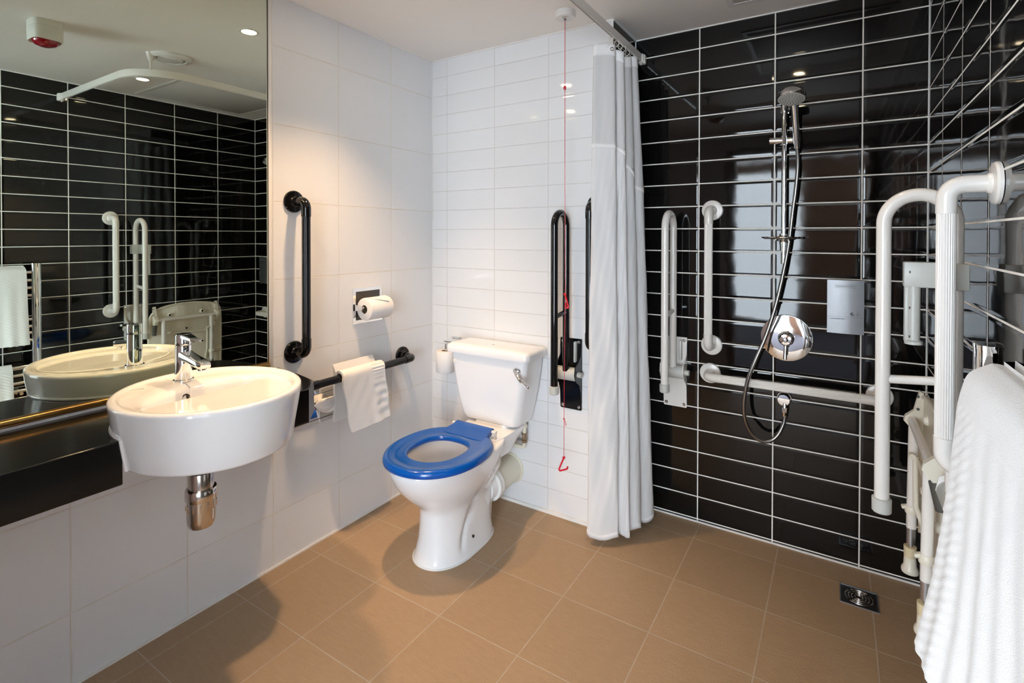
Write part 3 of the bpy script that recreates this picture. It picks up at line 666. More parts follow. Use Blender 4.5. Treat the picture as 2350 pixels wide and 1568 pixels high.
# cold feed
cf = thing('cistern_feed', 'thin white water pipe with brass valve below the cistern', 'water pipe', (0.612, -0.04, 0.30))
bm = BM(); tube(bm, [(0.614, -0.045, 0.434), (0.613, -0.042, 0.372)], 0.0095, 16); lathe(bm, [(0.014, 0), (0.014, 0.014), (0.011, 0.016)], (0.614, -0.044, 0.398), (0, 0, 1), 8); obj('riser_pipe', bm, M['pipe_cream'], cf)
bm = BM(); lathe(bm, [(0.013, 0), (0.014, 0.002), (0.014, 0.012), (0.010, 0.014), (0.010, 0.030), (0.0135, 0.032), (0.0135, 0.044), (0.010, 0.047)], (0.612, -0.041, 0.326), (0, 0, 1), 10); tube(bm, [(0.612, -0.04, 0.349), (0.612, -0.055, 0.349)], 0.006, 10); obj('valve', bm, M['brass'], cf)
bm = BM(); tube(bm, fillet([(0.612, -0.041, 0.330), (0.611, -0.040, 0.300), (0.450, -0.040, 0.300)], 0.018, 6), 0.0085, 14); obj('feed_pipe', bm, M['pipe_cream'], cf)
bm = BM(); tube(bm, fillet([(0.600, -0.030, 0.326), (0.512, -0.030, 0.326), (0.512, -0.030, 0.385)], 0.012, 5), 0.0055, 12); obj('overflow_pipe', bm, M['steel'], cf)
bm = BM(); box(bm, 0.500, 0.524, -0.036, -0.0005, 0.318, 0.334, 0.002); obj('pipe_clip', bm, M['pipe_cream'], cf)

# ================================================================== PAPER, TISSUES, SPARE ROLL
rh = thing('recessed_roll_holder', 'recessed chrome holder in white tiles for the paper roll', 'roll holder', (0, -0.463, 0.905))
y0, y1, z0, z1 = -0.551, -0.374, 0.906, 1.070
bm = BM(); w = 0.016
for a in ((y0, y1, z1 - w, z1), (y0, y1, z0, z0 + w), (y0, y0 + w, z0 + w, z1 - w), (y1 - w, y1, z0 + w, z1 - w)): box(bm, 0.0005, 0.006, *a)
obj('frame', bm, M['chrome'], rh, angle=30)
bm = BM(); box(bm, 0.0006, 0.0016, y0 + 0.01, y1 - 0.01, z0 + 0.01, z1 - 0.01); obj('recess', bm, M['steel_dark'], rh, smooth=False)
for s, yy_ in ((1, y0 + 0.012), (-1, y1 - 0.012)):
    bm = BM(); prism(bm, [(0.001, 0.966), (0.055, 0.974), (0.062, 0.981), (0.055, 0.989), (0.001, 0.999)], yy_ - 0.006, yy_ + 0.006, axis='y'); 
    obj('arm', bm, M['chrome'], rh)
RX, RZ = 0.057, 0.977
tr_ = thing('toilet_roll', 'white toilet roll with a folded end in the chrome wall holder', 'toilet roll', (RX, -0.463, RZ - 0.05), 'toilet rolls')
bm = BM(); lathe(bm, [(0.0195, -0.531), (0.045, -0.531), (0.050, -0.529), (0.0515, -0.524), (0.0515, -0.402), (0.050, -0.396), (0.045, -0.394), (0.0195, -0.394), (0.0195, -0.531)], (RX, 0, RZ), (0, 1, 0), 48)
bmesh.ops.delete(bm, geom=[f for f in bm.faces if len(f.verts) > 8], context='FACES'); obj('paper', bm, M['paper'], tr_, angle=45)
bm = BM(); lathe(bm, [(0.0192, -0.530), (0.0192, -0.395), (0.0180, -0.395), (0.0180, -0.530)], (RX, 0, RZ), (0, 1, 0), 32); bmesh.ops.delete(bm, geom=[f for f in bm.faces if len(f.verts) > 8], context='FACES'); obj('core', bm, M['card'], tr_)
bm = BM(); A = [bm.verts.new(p) for p in ((RX + 0.012, -0.520, RZ + 0.0505), (RX + 0.004, -0.408, RZ + 0.0525), (RX + 0.048, -0.424, RZ + 0.030), (RX + 0.030, -0.488, RZ + 0.0435))]; bm.faces.new(A)
r_ = bmesh.ops.extrude_face_region(bm, geom=bm.faces[:]); bmesh.ops.translate(bm, vec=(0.002, 0, 0.002), verts=[v for v in r_['geom'] if isinstance(v, bmesh.types.BMVert)]); obj('folded_end', bm, M['paper'], tr_, smooth=False)
bm = BM(); tube(bm, [(RX, y0 + 0.010, RZ + 0.006), (RX, y1 - 0.010, RZ + 0.006)], 0.0075, 14); obj('spindle', bm, M['chrome'], rh)

ty0, ty1, tz0, tz1 = -0.872, -0.632, 0.512, 0.655
td = thing('tissue_dispenser', 'recessed chrome tissue plate below the black horizontal rail', 'tissue dispenser', (0, -0.75, tz0))
bm = BM()
for a in ((ty0, ty1, tz1 - 0.018, tz1), (ty0, ty1, tz0, tz0 + 0.016), (ty0, ty0 + 0.02, tz0 + 0.016, tz1 - 0.018), (ty1 - 0.02, ty1, tz0 + 0.016, tz1 - 0.018)): box(bm, 0.0005, 0.004, *a)
obj('frame', bm, M['chrome'], td, angle=30)
bm = BM(); box(bm, 0.0006, 0.0028, ty0 + 0.0225, ty1 - 0.0225, tz0 + 0.0185, tz1 - 0.0205); obj('plate', bm, M['chrome'], td, angle=30)
bm = BM(); box(bm, 0.0004, 0.0012, ty0 + 0.019, ty1 - 0.019, tz0 + 0.015, tz1 - 0.017); obj('shadow_gap', bm, M['steel_dark'], td, smooth=False)  # dark sheet paints the shadow in the gap between frame and plate
bm = BM(); lathe(bm, [(0.0, 0.0004), (0.020, 0.0004), (0.020, -0.0002)], (0.0028, -0.735, 0.588), (1, 0, 0), 32, sx=1.0); obj('slot', bm, M['steel_dark'], td)
bm = BM()
def tis(u, v):
    a = 2 * PI * u; rr = 0.010 + 0.026 * math.sin(PI * min(1, v * 0.9 + 0.05)) * (1 - 0.6 * v) ; 
    y = -0.738 + 0.062 * v + 1.25 * rr * math.cos(a) * (1.0 - 0.3 * v); z = 0.590 + 0.012 * v + 1.1 * rr * math.sin(a) * (1 + 0.2 * math.sin(3 * a)); x = 0.004 + 0.046 * math.sin(v * 2.2) + 0.004 * math.cos(5 * a)
    return (x, y, z)
grid(bm, tis, 28, 14); bmesh.ops.remove_doubles(bm, verts=bm.verts[:], dist=0.0004)
ti = obj('tissue', bm, M['paper'], None, angle=50); tag(ti, 'white tissue tuft poking out of the chrome tissue plate', 'tissue')

SX, SY = 0.152, -0.075
sh_ = thing('spare_roll_post', 'chrome post holding the spare roll behind the cistern', 'roll holder', (SX, -0.03, 0.76))
bm = BM(); tube(bm, fillet([(SX + 0.006, -0.0005, 0.765), (SX + 0.006, SY, 0.765), (SX + 0.0, SY, 0.600)], 0.012, 6), 0.0055, 14); obj('post', bm, M['chrome'], sh_)
bm = BM(); box(bm, SX - 0.010, SX + 0.050, -0.006, -0.0005, 0.750, 0.778, 0.002); box(bm, SX - 0.006, SX + 0.05, SY - 0.008, -0.004, 0.762, 0.770, 0.002); obj('bracket', bm, M['chrome'], sh_)
bm = BM(); lathe(bm, [(0.008, 0), (0.008, 0.006), (0.004, 0.008)], (SX, SY, 0.596), (0, 0, 1), 16); obj('stop', bm, M['chrome'], sh_)
sr = thing('toilet_roll', 'spare white toilet roll hanging behind the cistern', 'toilet roll', (SX, SY, 0.605), 'toilet rolls')
bm = BM(); lathe(bm, [(0.0195, 0.605), (0.044, 0.605), (0.047, 0.608), (0.0495, 0.712), (0.046, 0.716), (0.0195, 0.716), (0.0195, 0.605)], (SX, SY, 0), (0, 0, 1), 44); bmesh.ops.delete(bm, geom=[f for f in bm.faces if len(f.verts) > 8], context='FACES'); obj('paper', bm, M['paper'], sr, angle=45)
bm = BM(); lathe(bm, [(0.0192, 0.606), (0.0192, 0.7155), (0.018, 0.7155), (0.018, 0.606)], (SX, SY, 0), (0, 0, 1), 28); bmesh.ops.delete(bm, geom=[f for f in bm.faces if len(f.verts) > 8], context='FACES'); obj('core', bm, M['card'], sr)

# ================================================================== HAND TOWEL ON THE BLACK RAIL
def lerp(a, b_, t): return a + (b_ - a) * t
def interp(T, x):
    if x <= T[0][0]: return T[0][1]
    for (a, va), (c, vc) in zip(T, T[1:]):
        if x <= c: return va + (vc - va) * (x - a) / (c - a)
    return T[-1][1]
def cloth(bm, fn, nu, nv, th):
    grid(bm, fn, nu, nv); bmesh.ops.recalc_face_normals(bm, faces=bm.faces[:]); bmesh.ops.solidify(bm, geom=bm.faces[:], thickness=th)
path = [(0.044, 0.512), (0.046, 0.60), (0.049, 0.680), (0.052, 0.712)] + [(0.082 - 0.031 * math.cos(a), 0.705 + 0.031 * math.sin(a)) for a in [0.35, 0.8, 1.2, 1.57, 1.95, 2.35, 2.75]] + [(0.1135, 0.700), (0.114, 0.66), (0.115, 0.60), (0.117, 0.54), (0.119, 0.476)]
pth = smooth_path([(x, 0, z) for x, z in path], 6); NP = len(pth) - 1
def hand(u, v):
    p = pth[int(round(u * NP))]
    f = interp([(0, 0), (0.33, 0.0), (0.55, 1.0), (1, 1)], u)
    dn = max(0, (0.70 - p.z)) / 0.22 * f
    ya = lerp(-0.692, -0.694 + 0.045 * dn, f); yb = lerp(-0.468, -0.459 + 0.030 * dn, f); y = lerp(ya, yb, v)
    rib = 0.0022 * math.sin(p.z * 2 * PI / 0.0135) * interp([(0, 0), (0.66, 0), (0.72, 1), (0.96, 1), (1, 0)], v) if f > 0.5 else 0
    wr = 0.0022 * math.sin(y * 34 + p.z * 16) * (0.3 + dn) + 0.0006 * math.sin(y * 90 - p.z * 60) + 0.008 * dn * math.exp(-((v - 0.68) / 0.10) ** 2)
    zz = p.z - (0.012 * (1 - v) * dn if f > 0.5 else 0)
    return (p.x + rib + (wr if f > 0.5 else abs(wr) * 0.3), y + 0.003 * math.sin(p.z * 45) * (1 if v > 0.9 or v < 0.1 else 0.3), zz)
bm = BM(); cloth(bm, hand, NP, 60, 0.011)
o = obj('hand_towel', bm, M['terry'], None, angle=80); tag(o, 'small white hand towel folded over the black horizontal rail', 'towel', 'white towels')

# ================================================================== EMERGENCY CORD
QX, QY = 0.897, -0.190
pc = thing('emergency_pull_cord', 'red emergency pull cord with two triangular grips beside toilet', 'pull cord', (QX, QY, H))
bm = BM(); lathe(bm, [(0.043, 0), (0.043, -0.022), (0.039, -0.028), (0.018, -0.029), (0.014, -0.032), (0, -0.033)], (QX - 0.004, QY + 0.01, H - 0.0003), (0, 0, 1), 40); obj('ceiling_switch', bm, M['sealant'], pc)
bm = BM(); lathe(bm, [(0.014, 0), (0.014, -0.004), (0.008, -0.006), (0.004, -0.014), (0, -0.014)], (QX, QY, H - 0.029), (0, 0, 1), 20); obj('cord_guide', bm, M['chrome_dull'], pc)
bm = BM(); tube(bm, [(QX, QY, H - 0.04), (QX + 0.001, QY, 1.6), (QX + 0.006, QY, 1.072)], 0.0013, 8); tube(bm, [(QX + 0.004, QY, 1.064), (QX + 0.001, QY, 0.7), (QX + 0.000, QY, 0.372)], 0.0011, 8)
tube(bm, smooth_path([(QX, QY, 0.536), (QX + 0.004, QY - 0.002, 0.535), (QX + 0.012, QY - 0.004, 0.520), (QX + 0.010, QY - 0.004, 0.512), (QX + 0.003, QY - 0.003, 0.532)], 5), 0.001, 6)
lathe(bm, [(0, -0.004), (0.0035, -0.002), (0.0035, 0.002), (0, 0.004)], (QX, QY, 0.537), (0, 0, 1), 10)
obj('cord', bm, M['red_cord'], pc)
bm = BM(); lathe(bm, [(0.0045, 0), (0.0055, 0.003), (0.0055, 0.013), (0.0045, 0.016)], (QX, QY, 1.928), (0, 0, 1), 12); obj('bead', bm, M['red_cord'], pc)
def tri(name, pts, r):
    bm = BM(); tube(bm, fillet(pts, 0.005, 4), r, 10); p = Vector(pts[0]); lathe(bm, [(0, -0.006), (0.006, -0.003), (0.006, 0.003), (0, 0.006)], p, (0, 1, 0), 14); obj('grip', bm, M['red_cord'], pc)
tri('g', [(QX + 0.004, QY, 1.066), (QX + 0.021, QY - 0.01, 1.026), (QX + 0.029, QY - 0.014, 1.007), (QX + 0.010, QY - 0.008, 1.014), (QX + 0.006, QY, 1.028)], 0.0034)
tri('g', [(QX, QY, 0.372), (QX - 0.012, QY - 0.004, 0.342), (QX - 0.023, QY - 0.008, 0.312), (QX + 0.002, QY - 0.01, 0.324), (QX + 0.021, QY - 0.012, 0.334), (QX + 0.023, QY - 0.01, 0.344)], 0.0036)

# ================================================================== CURTAIN RAIL AND CURTAIN
RXc, RZ0, RZ1 = 1.074, 2.140, 2.178
RY = -0.955
rl = thing('curtain_rail', 'white L-shaped curtain rail hung below the ceiling', 'curtain rail', (RXc, -0.3, RZ1))
bm = BM(); cen = fillet([(XR - 0.018, RY, 0), (RXc, RY, 0), (RXc, YS - 0.018, 0)], 0.24, 16)
fr = []
for i, (p, u, v) in enumerate(frames([(p.x, p.y, 0) for p in cen])):
    u = Vector((u.x, u.y, 0)).normalized()
    fr.append([Vector((p.x, p.y, 0)) + u * a + Vector((0, 0, z)) for a, z in ((-0.007, RZ0 + 0.004), (-0.003, RZ0), (-0.003, RZ0 + 0.010), (0.003, RZ0 + 0.010), (0.003, RZ0), (0.007, RZ0 + 0.004), (0.007, RZ1 - 0.002), (0.005, RZ1), (-0.005, RZ1), (-0.007, RZ1 - 0.002))])
loft(bm, fr); obj('track', bm, M['white_plastic'], rl, angle=30)
for p, ax_ in (((RXc, YS, 0), 'y'), ((XR, RY, 0), 'x')):
    bm = BM()
    if ax_ == 'y': box(bm, p[0] - 0.017, p[0] + 0.017, p[1] - 0.030, p[1] - 0.0005, RZ0 - 0.006, RZ1 + 0.002, 0.006); box(bm, p[0] - 0.012, p[0] + 0.012, p[1] - 0.042, p[1] - 0.028, RZ0 - 0.003, RZ1 + 0.001, 0.003); tube(bm, [(p[0], p[1] - 0.034, RZ0 - 0.002), (p[0], p[1] - 0.034, RZ0 - 0.014)], 0.003, 8)
    else: box(bm, p[0] - 0.030, p[0] - 0.0005, p[1] - 0.017, p[1] + 0.017, RZ0 - 0.006, RZ1 + 0.002, 0.006); box(bm, p[0] - 0.042, p[0] - 0.028, p[1] - 0.012, p[1] + 0.012, RZ0 - 0.003, RZ1 + 0.001, 0.003); tube(bm, [(p[0] - 0.034, p[1], RZ0 - 0.002), (p[0] - 0.034, p[1], RZ0 - 0.014)], 0.003, 8)
    obj('end_bracket', bm, M['white_plastic'], rl, angle=30)
hx_, hy_ = 1.130, -0.885
bm = BM(); lathe(bm, [(0.024, 0), (0.022, -0.004), (0.010, -0.040), (0.006, -0.043), (0.005, -0.085), (0.006, -0.086)], (hx_, hy_, H - 0.0003), (0, 0, 1), 24); obj('ceiling_hanger', bm, M['white_plastic'], rl)

BOT = [(0.995, -0.060), (0.976, -0.120), (0.990, -0.138), (1.030, -0.122), (1.070, -0.104), (1.095, -0.080), (1.085, -0.055), (1.060, -0.040), (1.095, -0.052), (1.120, -0.050), (1.133, -0.036), (1.110, -0.006), (1.075, 0.004), (1.110, 0.004), (1.142, 0.022), (1.152, 0.050), (1.134, 0.078), (1.086, 0.085), (1.122, 0.098), (1.156, 0.112), (1.176, 0.142), (1.164, 0.178), (1.130, 0.200), (1.085, 0.195)]
TOP = [(1.028, -0.095), (1.008, -0.140), (1.018, -0.152), (1.040, -0.135), (1.062, -0.118), (1.080, -0.098), (1.070, -0.070), (1.052, -0.055), (1.075, -0.060), (1.092, -0.052), (1.098, -0.036), (1.080, -0.010), (1.048, 0.000), (1.070, 0.006), (1.094, 0.024), (1.100, 0.048), (1.082, 0.066), (1.052, 0.074), (1.075, 0.082), (1.098, 0.092), (1.105, 0.112), (1.093, 0.138), (1.072, 0.152), (1.056, 0.155)]
pb = smooth_path([(x, y, 0) for x, y in BOT], 8); pt = smooth_path([(x, y, 0) for x, y in TOP], 8); NC = len(pb) - 1
def top_z(i): return 2.098 + 0.012 * math.sin(i / NC * 9) + 0.006 * i / NC
def hem_z(i):
    return interp([(0, 1.69), (0.32, 1.685), (0.40, 1.67), (0.55, 1.63), (0.68, 1.57), (0.80, 1.53), (1, 1.50)], i / NC)
def bot_z(i): return 0.030 + 0.012 * math.sin(i / NC * 23) ** 2
def cpt(i, z):
    f = (top_z(i) - z) / 2.07; f = max(0, min(1, f)); g = f ** 0.8
    p = pt[i].lerp(pb[i], g); x, y = p.x, p.y
    e = math.sin(PI * f) * 0.5 + 0.5 * f
    lead = math.exp(-((i - 26) / 14.0) ** 2) * max(0.0, min(1.0, (1.25 - z) / 0.5))
    cr = 0.006 * lead * (math.sin(z * 11 + i * 0.16) + 0.6 * math.sin(z * 19 - i * 0.21 + 1.0)) + 0.0035 * e * math.sin(z * 13 + i * 0.35) + 0.0022 * e * math.sin(z * 31 - i * 0.9) + 0.003 * math.sin(z * 5 + i * 0.12) * e
    return (x + cr * 0.3, y + cr * 0.9 * (0 if y > 0 and x < 1.05 else 1), z)
def strip(fz0, fz1, n):
    bm = BM(); V = [[bm.verts.new(cpt(i, lerp(fz0(i), fz1(i), j / n))) for j in range(n + 1)] for i in range(NC + 1)]
    for i in range(NC):
        for j in range(n): bm.faces.new((V[i][j], V[i + 1][j], V[i + 1][j + 1], V[i][j + 1]))
    return bm
cu = thing('shower_curtain', 'white shower curtain bunched at the corner of the shower', 'shower curtain', (1.07, 0, 0.03))
obj('cloth', strip(hem_z, bot_z, 110), M['curtain'], cu, angle=80, recalc=False)
obj('sheer_panel', strip(lambda i: top_z(i) - 0.045, hem_z, 40), M['sheer'], cu, angle=80, recalc=False)
def bnd(o):
    md = o.modifiers.new('thickness', 'SOLIDIFY'); md.thickness = 0.0028; md.offset = 0.0; return o
def band(f0, f1, n, off):
    return strip(f0, f1, n)
bnd(obj('top_band', band(top_z, lambda i: top_z(i) - 0.047, 4, 0.0016), M['curtain_band'], cu, angle=80))
bnd(obj('seam_band', band(lambda i: hem_z(i) + 0.010, lambda i: hem_z(i) - 0.010, 2, 0.0018), M['curtain_band'], cu, angle=80))
bnd(obj('bottom_hem', band(lambda i: bot_z(i) + 0.022, bot_z, 2, 0.0018), M['curtain'], cu, angle=80))
for i in (30, 60, 86, 112, 138, 166):
    x, y, z = cpt(i, top_z(i) - 0.020)
    bm = BM(); yy_ = y if i > 20 else -0.14
    tube(bm, [(RXc + 0.010 * math.cos(a), min(yy_, 0.24) + 0.002, RZ0 - 0.010 + 0.012 * math.sin(a)) for a in [2 * PI * k / 14 for k in range(14)]], 0.0014, 6, closed=True)
    tube(bm, [(RXc, yy_ + 0.002, RZ0 - 0.020), (x, y, z + 0.001)], 0.0012, 6); obj('hook', bm, M['white_plastic'], cu)
i = 36; x, y, z = cpt(i, top_z(i) - 0.022); a, c = Vector(cpt(i - 2, z)), Vector(cpt(i + 2, z)); tn = (c - a).normalized(); nr_ = Vector((tn.y, -tn.x, 0))
if nr_.y > 0: nr_ = -nr_
bm = BM(); tube(bm, [Vector((x, y, z)) + nr_ * 0.0025 + tn * (0.0062 * math.cos(q)) + Vector((0, 0, 0.0062 * math.sin(q))) for q in [2 * PI * k / 18 for k in range(18)]], 0.0022, 8, closed=True); obj('eyelet', bm, M['chrome_dull'], cu)

# ================================================================== SHOWER
rr_ = thing('shower_riser_rail', 'chrome shower riser rail on the black tiled wall', 'shower rail', (1.685, YS - 0.05, 1.2))
RYs = YS - 0.052
bm = BM(); tube(bm, [(1.684, RYs, 1.198), (1.684, RYs, 1.862)], 0.0105, 22); obj('pole', bm, M['chrome'], rr_)
for z in (1.268, 1.838):
    bm = BM(); tube(bm, [(1.684, RYs, z), (1.684, YS - 0.0005, z)], 0.0085, 16); lathe(bm, [(0.0145, -0.016), (0.0145, 0.016)], (1.684, RYs, z), (0, 0, 1), 22); lathe(bm, [(0.018, 0), (0.016, 0.005), (0.009, 0.006)], (1.684, YS - 0.0005, z), (0, -1, 0), 22); obj('wall_bracket', bm, M['chrome'], rr_)
bm = BM(); tube(bm, [(1.630, RYs, 1.709), (1.716, RYs, 1.704)], 0.0135, 24); lathe(bm, [(0.0155, -0.018), (0.0155, 0.018)], (1.684, RYs, 1.706), (0, 0, 1), 22)
sl = obj('slider', bm, M['chrome'], rr_)
bm = BM(); tube(bm, [(1.716, RYs, 1.704), (1.733, RYs - 0.004, 1.703)], 0.0140, 22); tube(bm, [(1.731, RYs - 0.016, 1.690), (1.7300, RYs - 0.022, 1.722)], 0.0148, 22); obj('handset_cradle', bm, M['chrome'], sl)
bm = BM(); lathe(bm, [(0.012, 0.012), (0.018, 0.010), (0.04, 0.002), (0.072, 0.001), (0.080, 0.006), (0.081, 0.007), (0.080, 0.003), (0.072, -0.002), (0.04, -0.002), (0.018, -0.012), (0.012, -0.014)], (1.684, RYs - 0.025, 1.303), (0, 0, 1), 44)
bmesh.ops.delete(bm, geom=[f for f in bm.faces if len(f.verts) > 8], context='FACES'); sd_ = obj('soap_dish', bm, M['chrome'], rr_, angle=40)
bm = BM(); lathe(bm, [(0.0165, -0.022), (0.0165, 0.022)], (1.684, RYs, 1.300), (0, 0, 1), 22); obj('dish_clamp', bm, M['chrome'], sd_)

hs = thing('hand_shower', 'chrome hand shower with round grey spray face and hose', 'shower head', (1.73, RYs - 0.02, 1.69))
hb, ht = Vector((1.7312, RYs - 0.014, 1.668)), Vector((1.7240, RYs - 0.066, 1.836))
hd = (ht - hb).normalized()
bm = BM(); tube(bm, [hb + hd * d for d in (0, 0.02, 0.09, 0.14, 0.172)], [0.0105, 0.0118, 0.0125, 0.0132, 0.0150], 22); obj('handle', bm, M['chrome'], hs)
fc, fn_ = Vector((1.7145, RYs - 0.098, 1.852)), Vector((-0.02, -0.30, -0.95)).normalized()
bm = BM(); lathe(bm, [(0.0, -0.034), (0.034, -0.033), (0.046, -0.026), (0.0505, -0.014), (0.0510, 0.0), (0.0500, 0.003), (0.0475, 0.004)], fc, fn_, 48); hdp = obj('head', bm, M['chrome'], hs, angle=40)
bm = BM(); lathe(bm, [(0.0475, 0.0032), (0.0475, 0.0045), (0.044, 0.0052), (0.0, 0.0052)], fc, fn_, 48); fp = obj('spray_face', bm, M['grey_plastic'], hs, angle=40)
bm = BM(); U_ = fn_.cross(Vector((1, 0, 0))).normalized(); W_ = fn_.cross(U_)
for rad, cnt in ((0.010, 4), (0.021, 12), (0.031, 18), (0.040, 24)):
    for k in range(cnt):
        a = 2 * PI * k / cnt + rad * 40; c = fc + U_ * (rad * math.cos(a)) + W_ * (rad * math.sin(a)); lathe(bm, [(0.0017, 0.005), (0.0014, 0.0066), (0, 0.0066)], c, fn_, 6)
obj('nozzles', bm, M['dark_plastic'], fp, smooth=False)
bm = BM(); hose = smooth_path([hb + Vector((0, 0.002, 0.006)), (1.734, RYs - 0.014, 1.60), (1.727, RYs - 0.014, 1.50), (1.718, RYs - 0.014, 1.42), (1.706, RYs - 0.018, 1.30), (1.688, RYs - 0.030, 1.175), (1.660, RYs - 0.045, 1.03), (1.626, RYs - 0.060, 0.905), (1.588, RYs - 0.070, 0.80), (1.560, RYs - 0.072, 0.715), (1.546, RYs - 0.066, 0.62), (1.548, RYs - 0.055, 0.55), (1.566, RYs - 0.040, 0.495), (1.592, RYs - 0.030, 0.465), (1.622, RYs - 0.020, 0.456), (1.650, RYs - 0.010, 0.468), (1.672, RYs - 0.002, 0.497), (1.688, RYs + 0.004, 0.540), (1.692, RYs + 0.006, 0.575)], 8)
tube(bm, hose, 0.0078, 16); obj('hose', bm, M['hose_metal'], hs)

ho = thing('hose_outlet', 'round chrome hose outlet elbow below the shower valve', 'wall outlet', (1.686, YS, 0.632))
bm = BM(); lathe(bm, [(0.029, 0.0004), (0.029, 0.004), (0.027, 0.007), (0.024, 0.008), (0.024, 0.040), (0.022, 0.045), (0.0, 0.0465)], (1.686, YS, 0.632), (0, -1, 0), 40); obj('boss', bm, M['chrome'], ho)
bm = BM(); tube(bm, [(1.690, RYs + 0.012, 0.618), (1.691, RYs + 0.008, 0.598)], 0.0085, 14); lathe(bm, [(0.0105, 0), (0.0105, -0.010), (0.0095, -0.011), (0.0095, -0.034), (0.008, -0.036)], (1.6915, RYs + 0.008, 0.602), (0, 0.05, 1), 8); obj('union_nut', bm, M['chrome'], ho)

vx, vz = 1.692, 0.885
sv = thing('shower_valve', 'round mirror-polished chrome shower valve plate with lever', 'shower valve', (vx, YS, vz))
bm = BM(); lathe(bm, [(0.0975, 0.0004), (0.0975, 0.003), (0.0965, 0.0050), (0.094, 0.0058), (0.050, 0.0072), (0.0, 0.0078)], (vx, YS, vz), (0, -1, 0), 72); obj('plate', bm, M['chrome'], sv, angle=40)
bm = BM(); lathe(bm, [(0.031, 0.008), (0.031, 0.018), (0.028, 0.022), (0.026, 0.023), (0.026, 0.044), (0.021, 0.050), (0.011, 0.051), (0.010, 0.054), (0.006, 0.057), (0, 0.0575)], (vx, YS, vz), (0, -1, 0), 40); kn = obj('knob', bm, M['chrome'], sv, angle=30)
bm = BM(); tube(bm, [(vx, YS - 0.036, vz - 0.020), (vx - 0.002, YS - 0.040, vz - 0.082)], 0.0075, 16); obj('lever', bm, M['chrome'], kn)
bm = BM(); tube(bm, [(vx + 0.010, YS - 0.036, vz - 0.018), (vx + 0.011, YS - 0.036, vz - 0.030)], 0.0035, 10); obj('stop_button', bm, M['black_gloss'], kn)

dx0, dx1, dz0, dz1, dyf = 1.838, 1.9575, 0.938, 1.143, YS - 0.088
ds_ = thing('soap_dispenser', 'flat silver wall soap dispenser on black tiles', 'soap dispenser', (1.898, YS, dz0))
bm = BM(); box(bm, dx0 + 0.002, dx1 - 0.002, dyf + 0.004, YS - 0.0005, dz0 + 0.002, dz1 - 0.002, 0.004); obj('body', bm, M['grey_plastic'], ds_, angle=30)
bm = BM()
def front(u, v): return (lerp(dx0, dx1, u), dyf - 0.004 * (1 - (2 * u - 1) ** 2), lerp(dz0, dz1, v))
grid(bm, front, 16, 1); bmesh.ops.solidify(bm, geom=bm.faces[:], thickness=0.004); obj('front_panel', bm, M['steel'], ds_, angle=40)
cxd = (dx0 + dx1) / 2; fyd = dyf - 0.0080
bm = BM(); box(bm, dx0 + 0.003, dx1 - 0.003, fyd + 0.0035, fyd + 0.0042, 1.0030, 1.0037)
for a, c in ((dx0 + 0.027, dx1 - 0.027),):
    for z in (1.1145, 1.1255): box(bm, a, c, fyd + 0.0002, fyd + 0.0006, z, z + 0.0005)
    for x in (a, c): box(bm, x - 0.00025, x + 0.00025, fyd + 0.0002, fyd + 0.0020, 1.1145, 1.126)
obj('printed_lines', bm, M['ink_light'], ds_, smooth=False)
text_mesh('SCANDINAVIAN AMENITY', 0.0050, (cxd, fyd - 0.0001, 1.1203), (1, 0, 0), (0, 0, 1), 'printed_title', M['ink_light'], ds_)
text_mesh('HAIR & BODY GEL', 0.0056, (cxd - 0.026, fyd + 0.0008, 0.9945), (1, 0, 0), (0, 0, 1), 'printed_name', M['ink'], ds_)
text_mesh('Refill', 0.0040, (cxd, fyd - 0.0001, 0.9465), (1, 0, 0), (0, 0, 1), 'printed_note', M['ink_light'], ds_)
bm = BM(); lathe(bm, [(0.0, 0.0006), (0.0063, 0.0006), (0.0063, 0)], (cxd + 0.022, fyd + 0.0009, 1.0155), (0, -1, 0), 24); lf = obj('printed_leaf_mark', bm, M['ink'], ds_, smooth=False)
bm = BM(); prism(bm, [(cxd + 0.0195, 1.0115), (cxd + 0.0285, 1.0185), (cxd + 0.0260, 1.0200)], fyd - 0.0002, fyd + 0.0002, axis='y'); obj('leaf_highlight', bm, M['steel'], lf, smooth=False)
bm = BM()
for a in ((cxd + 0.0345, cxd + 0.0445, 1.0205, 1.0210), (cxd + 0.0345, cxd + 0.0445, 1.0105, 1.0110), (cxd + 0.0345, cxd + 0.035, 1.0105, 1.021), (cxd + 0.044, cxd + 0.0445, 1.0105, 1.021), (cxd + 0.037, cxd + 0.042, 1.0125, 1.0145), (cxd + 0.0385, cxd + 0.0405, 1.0145, 1.0175)): box(bm, a[0], a[1], fyd + 0.0008, fyd + 0.0024, a[2], a[3])
obj('printed_box_mark', bm, M['ink_light'], ds_, smooth=False)

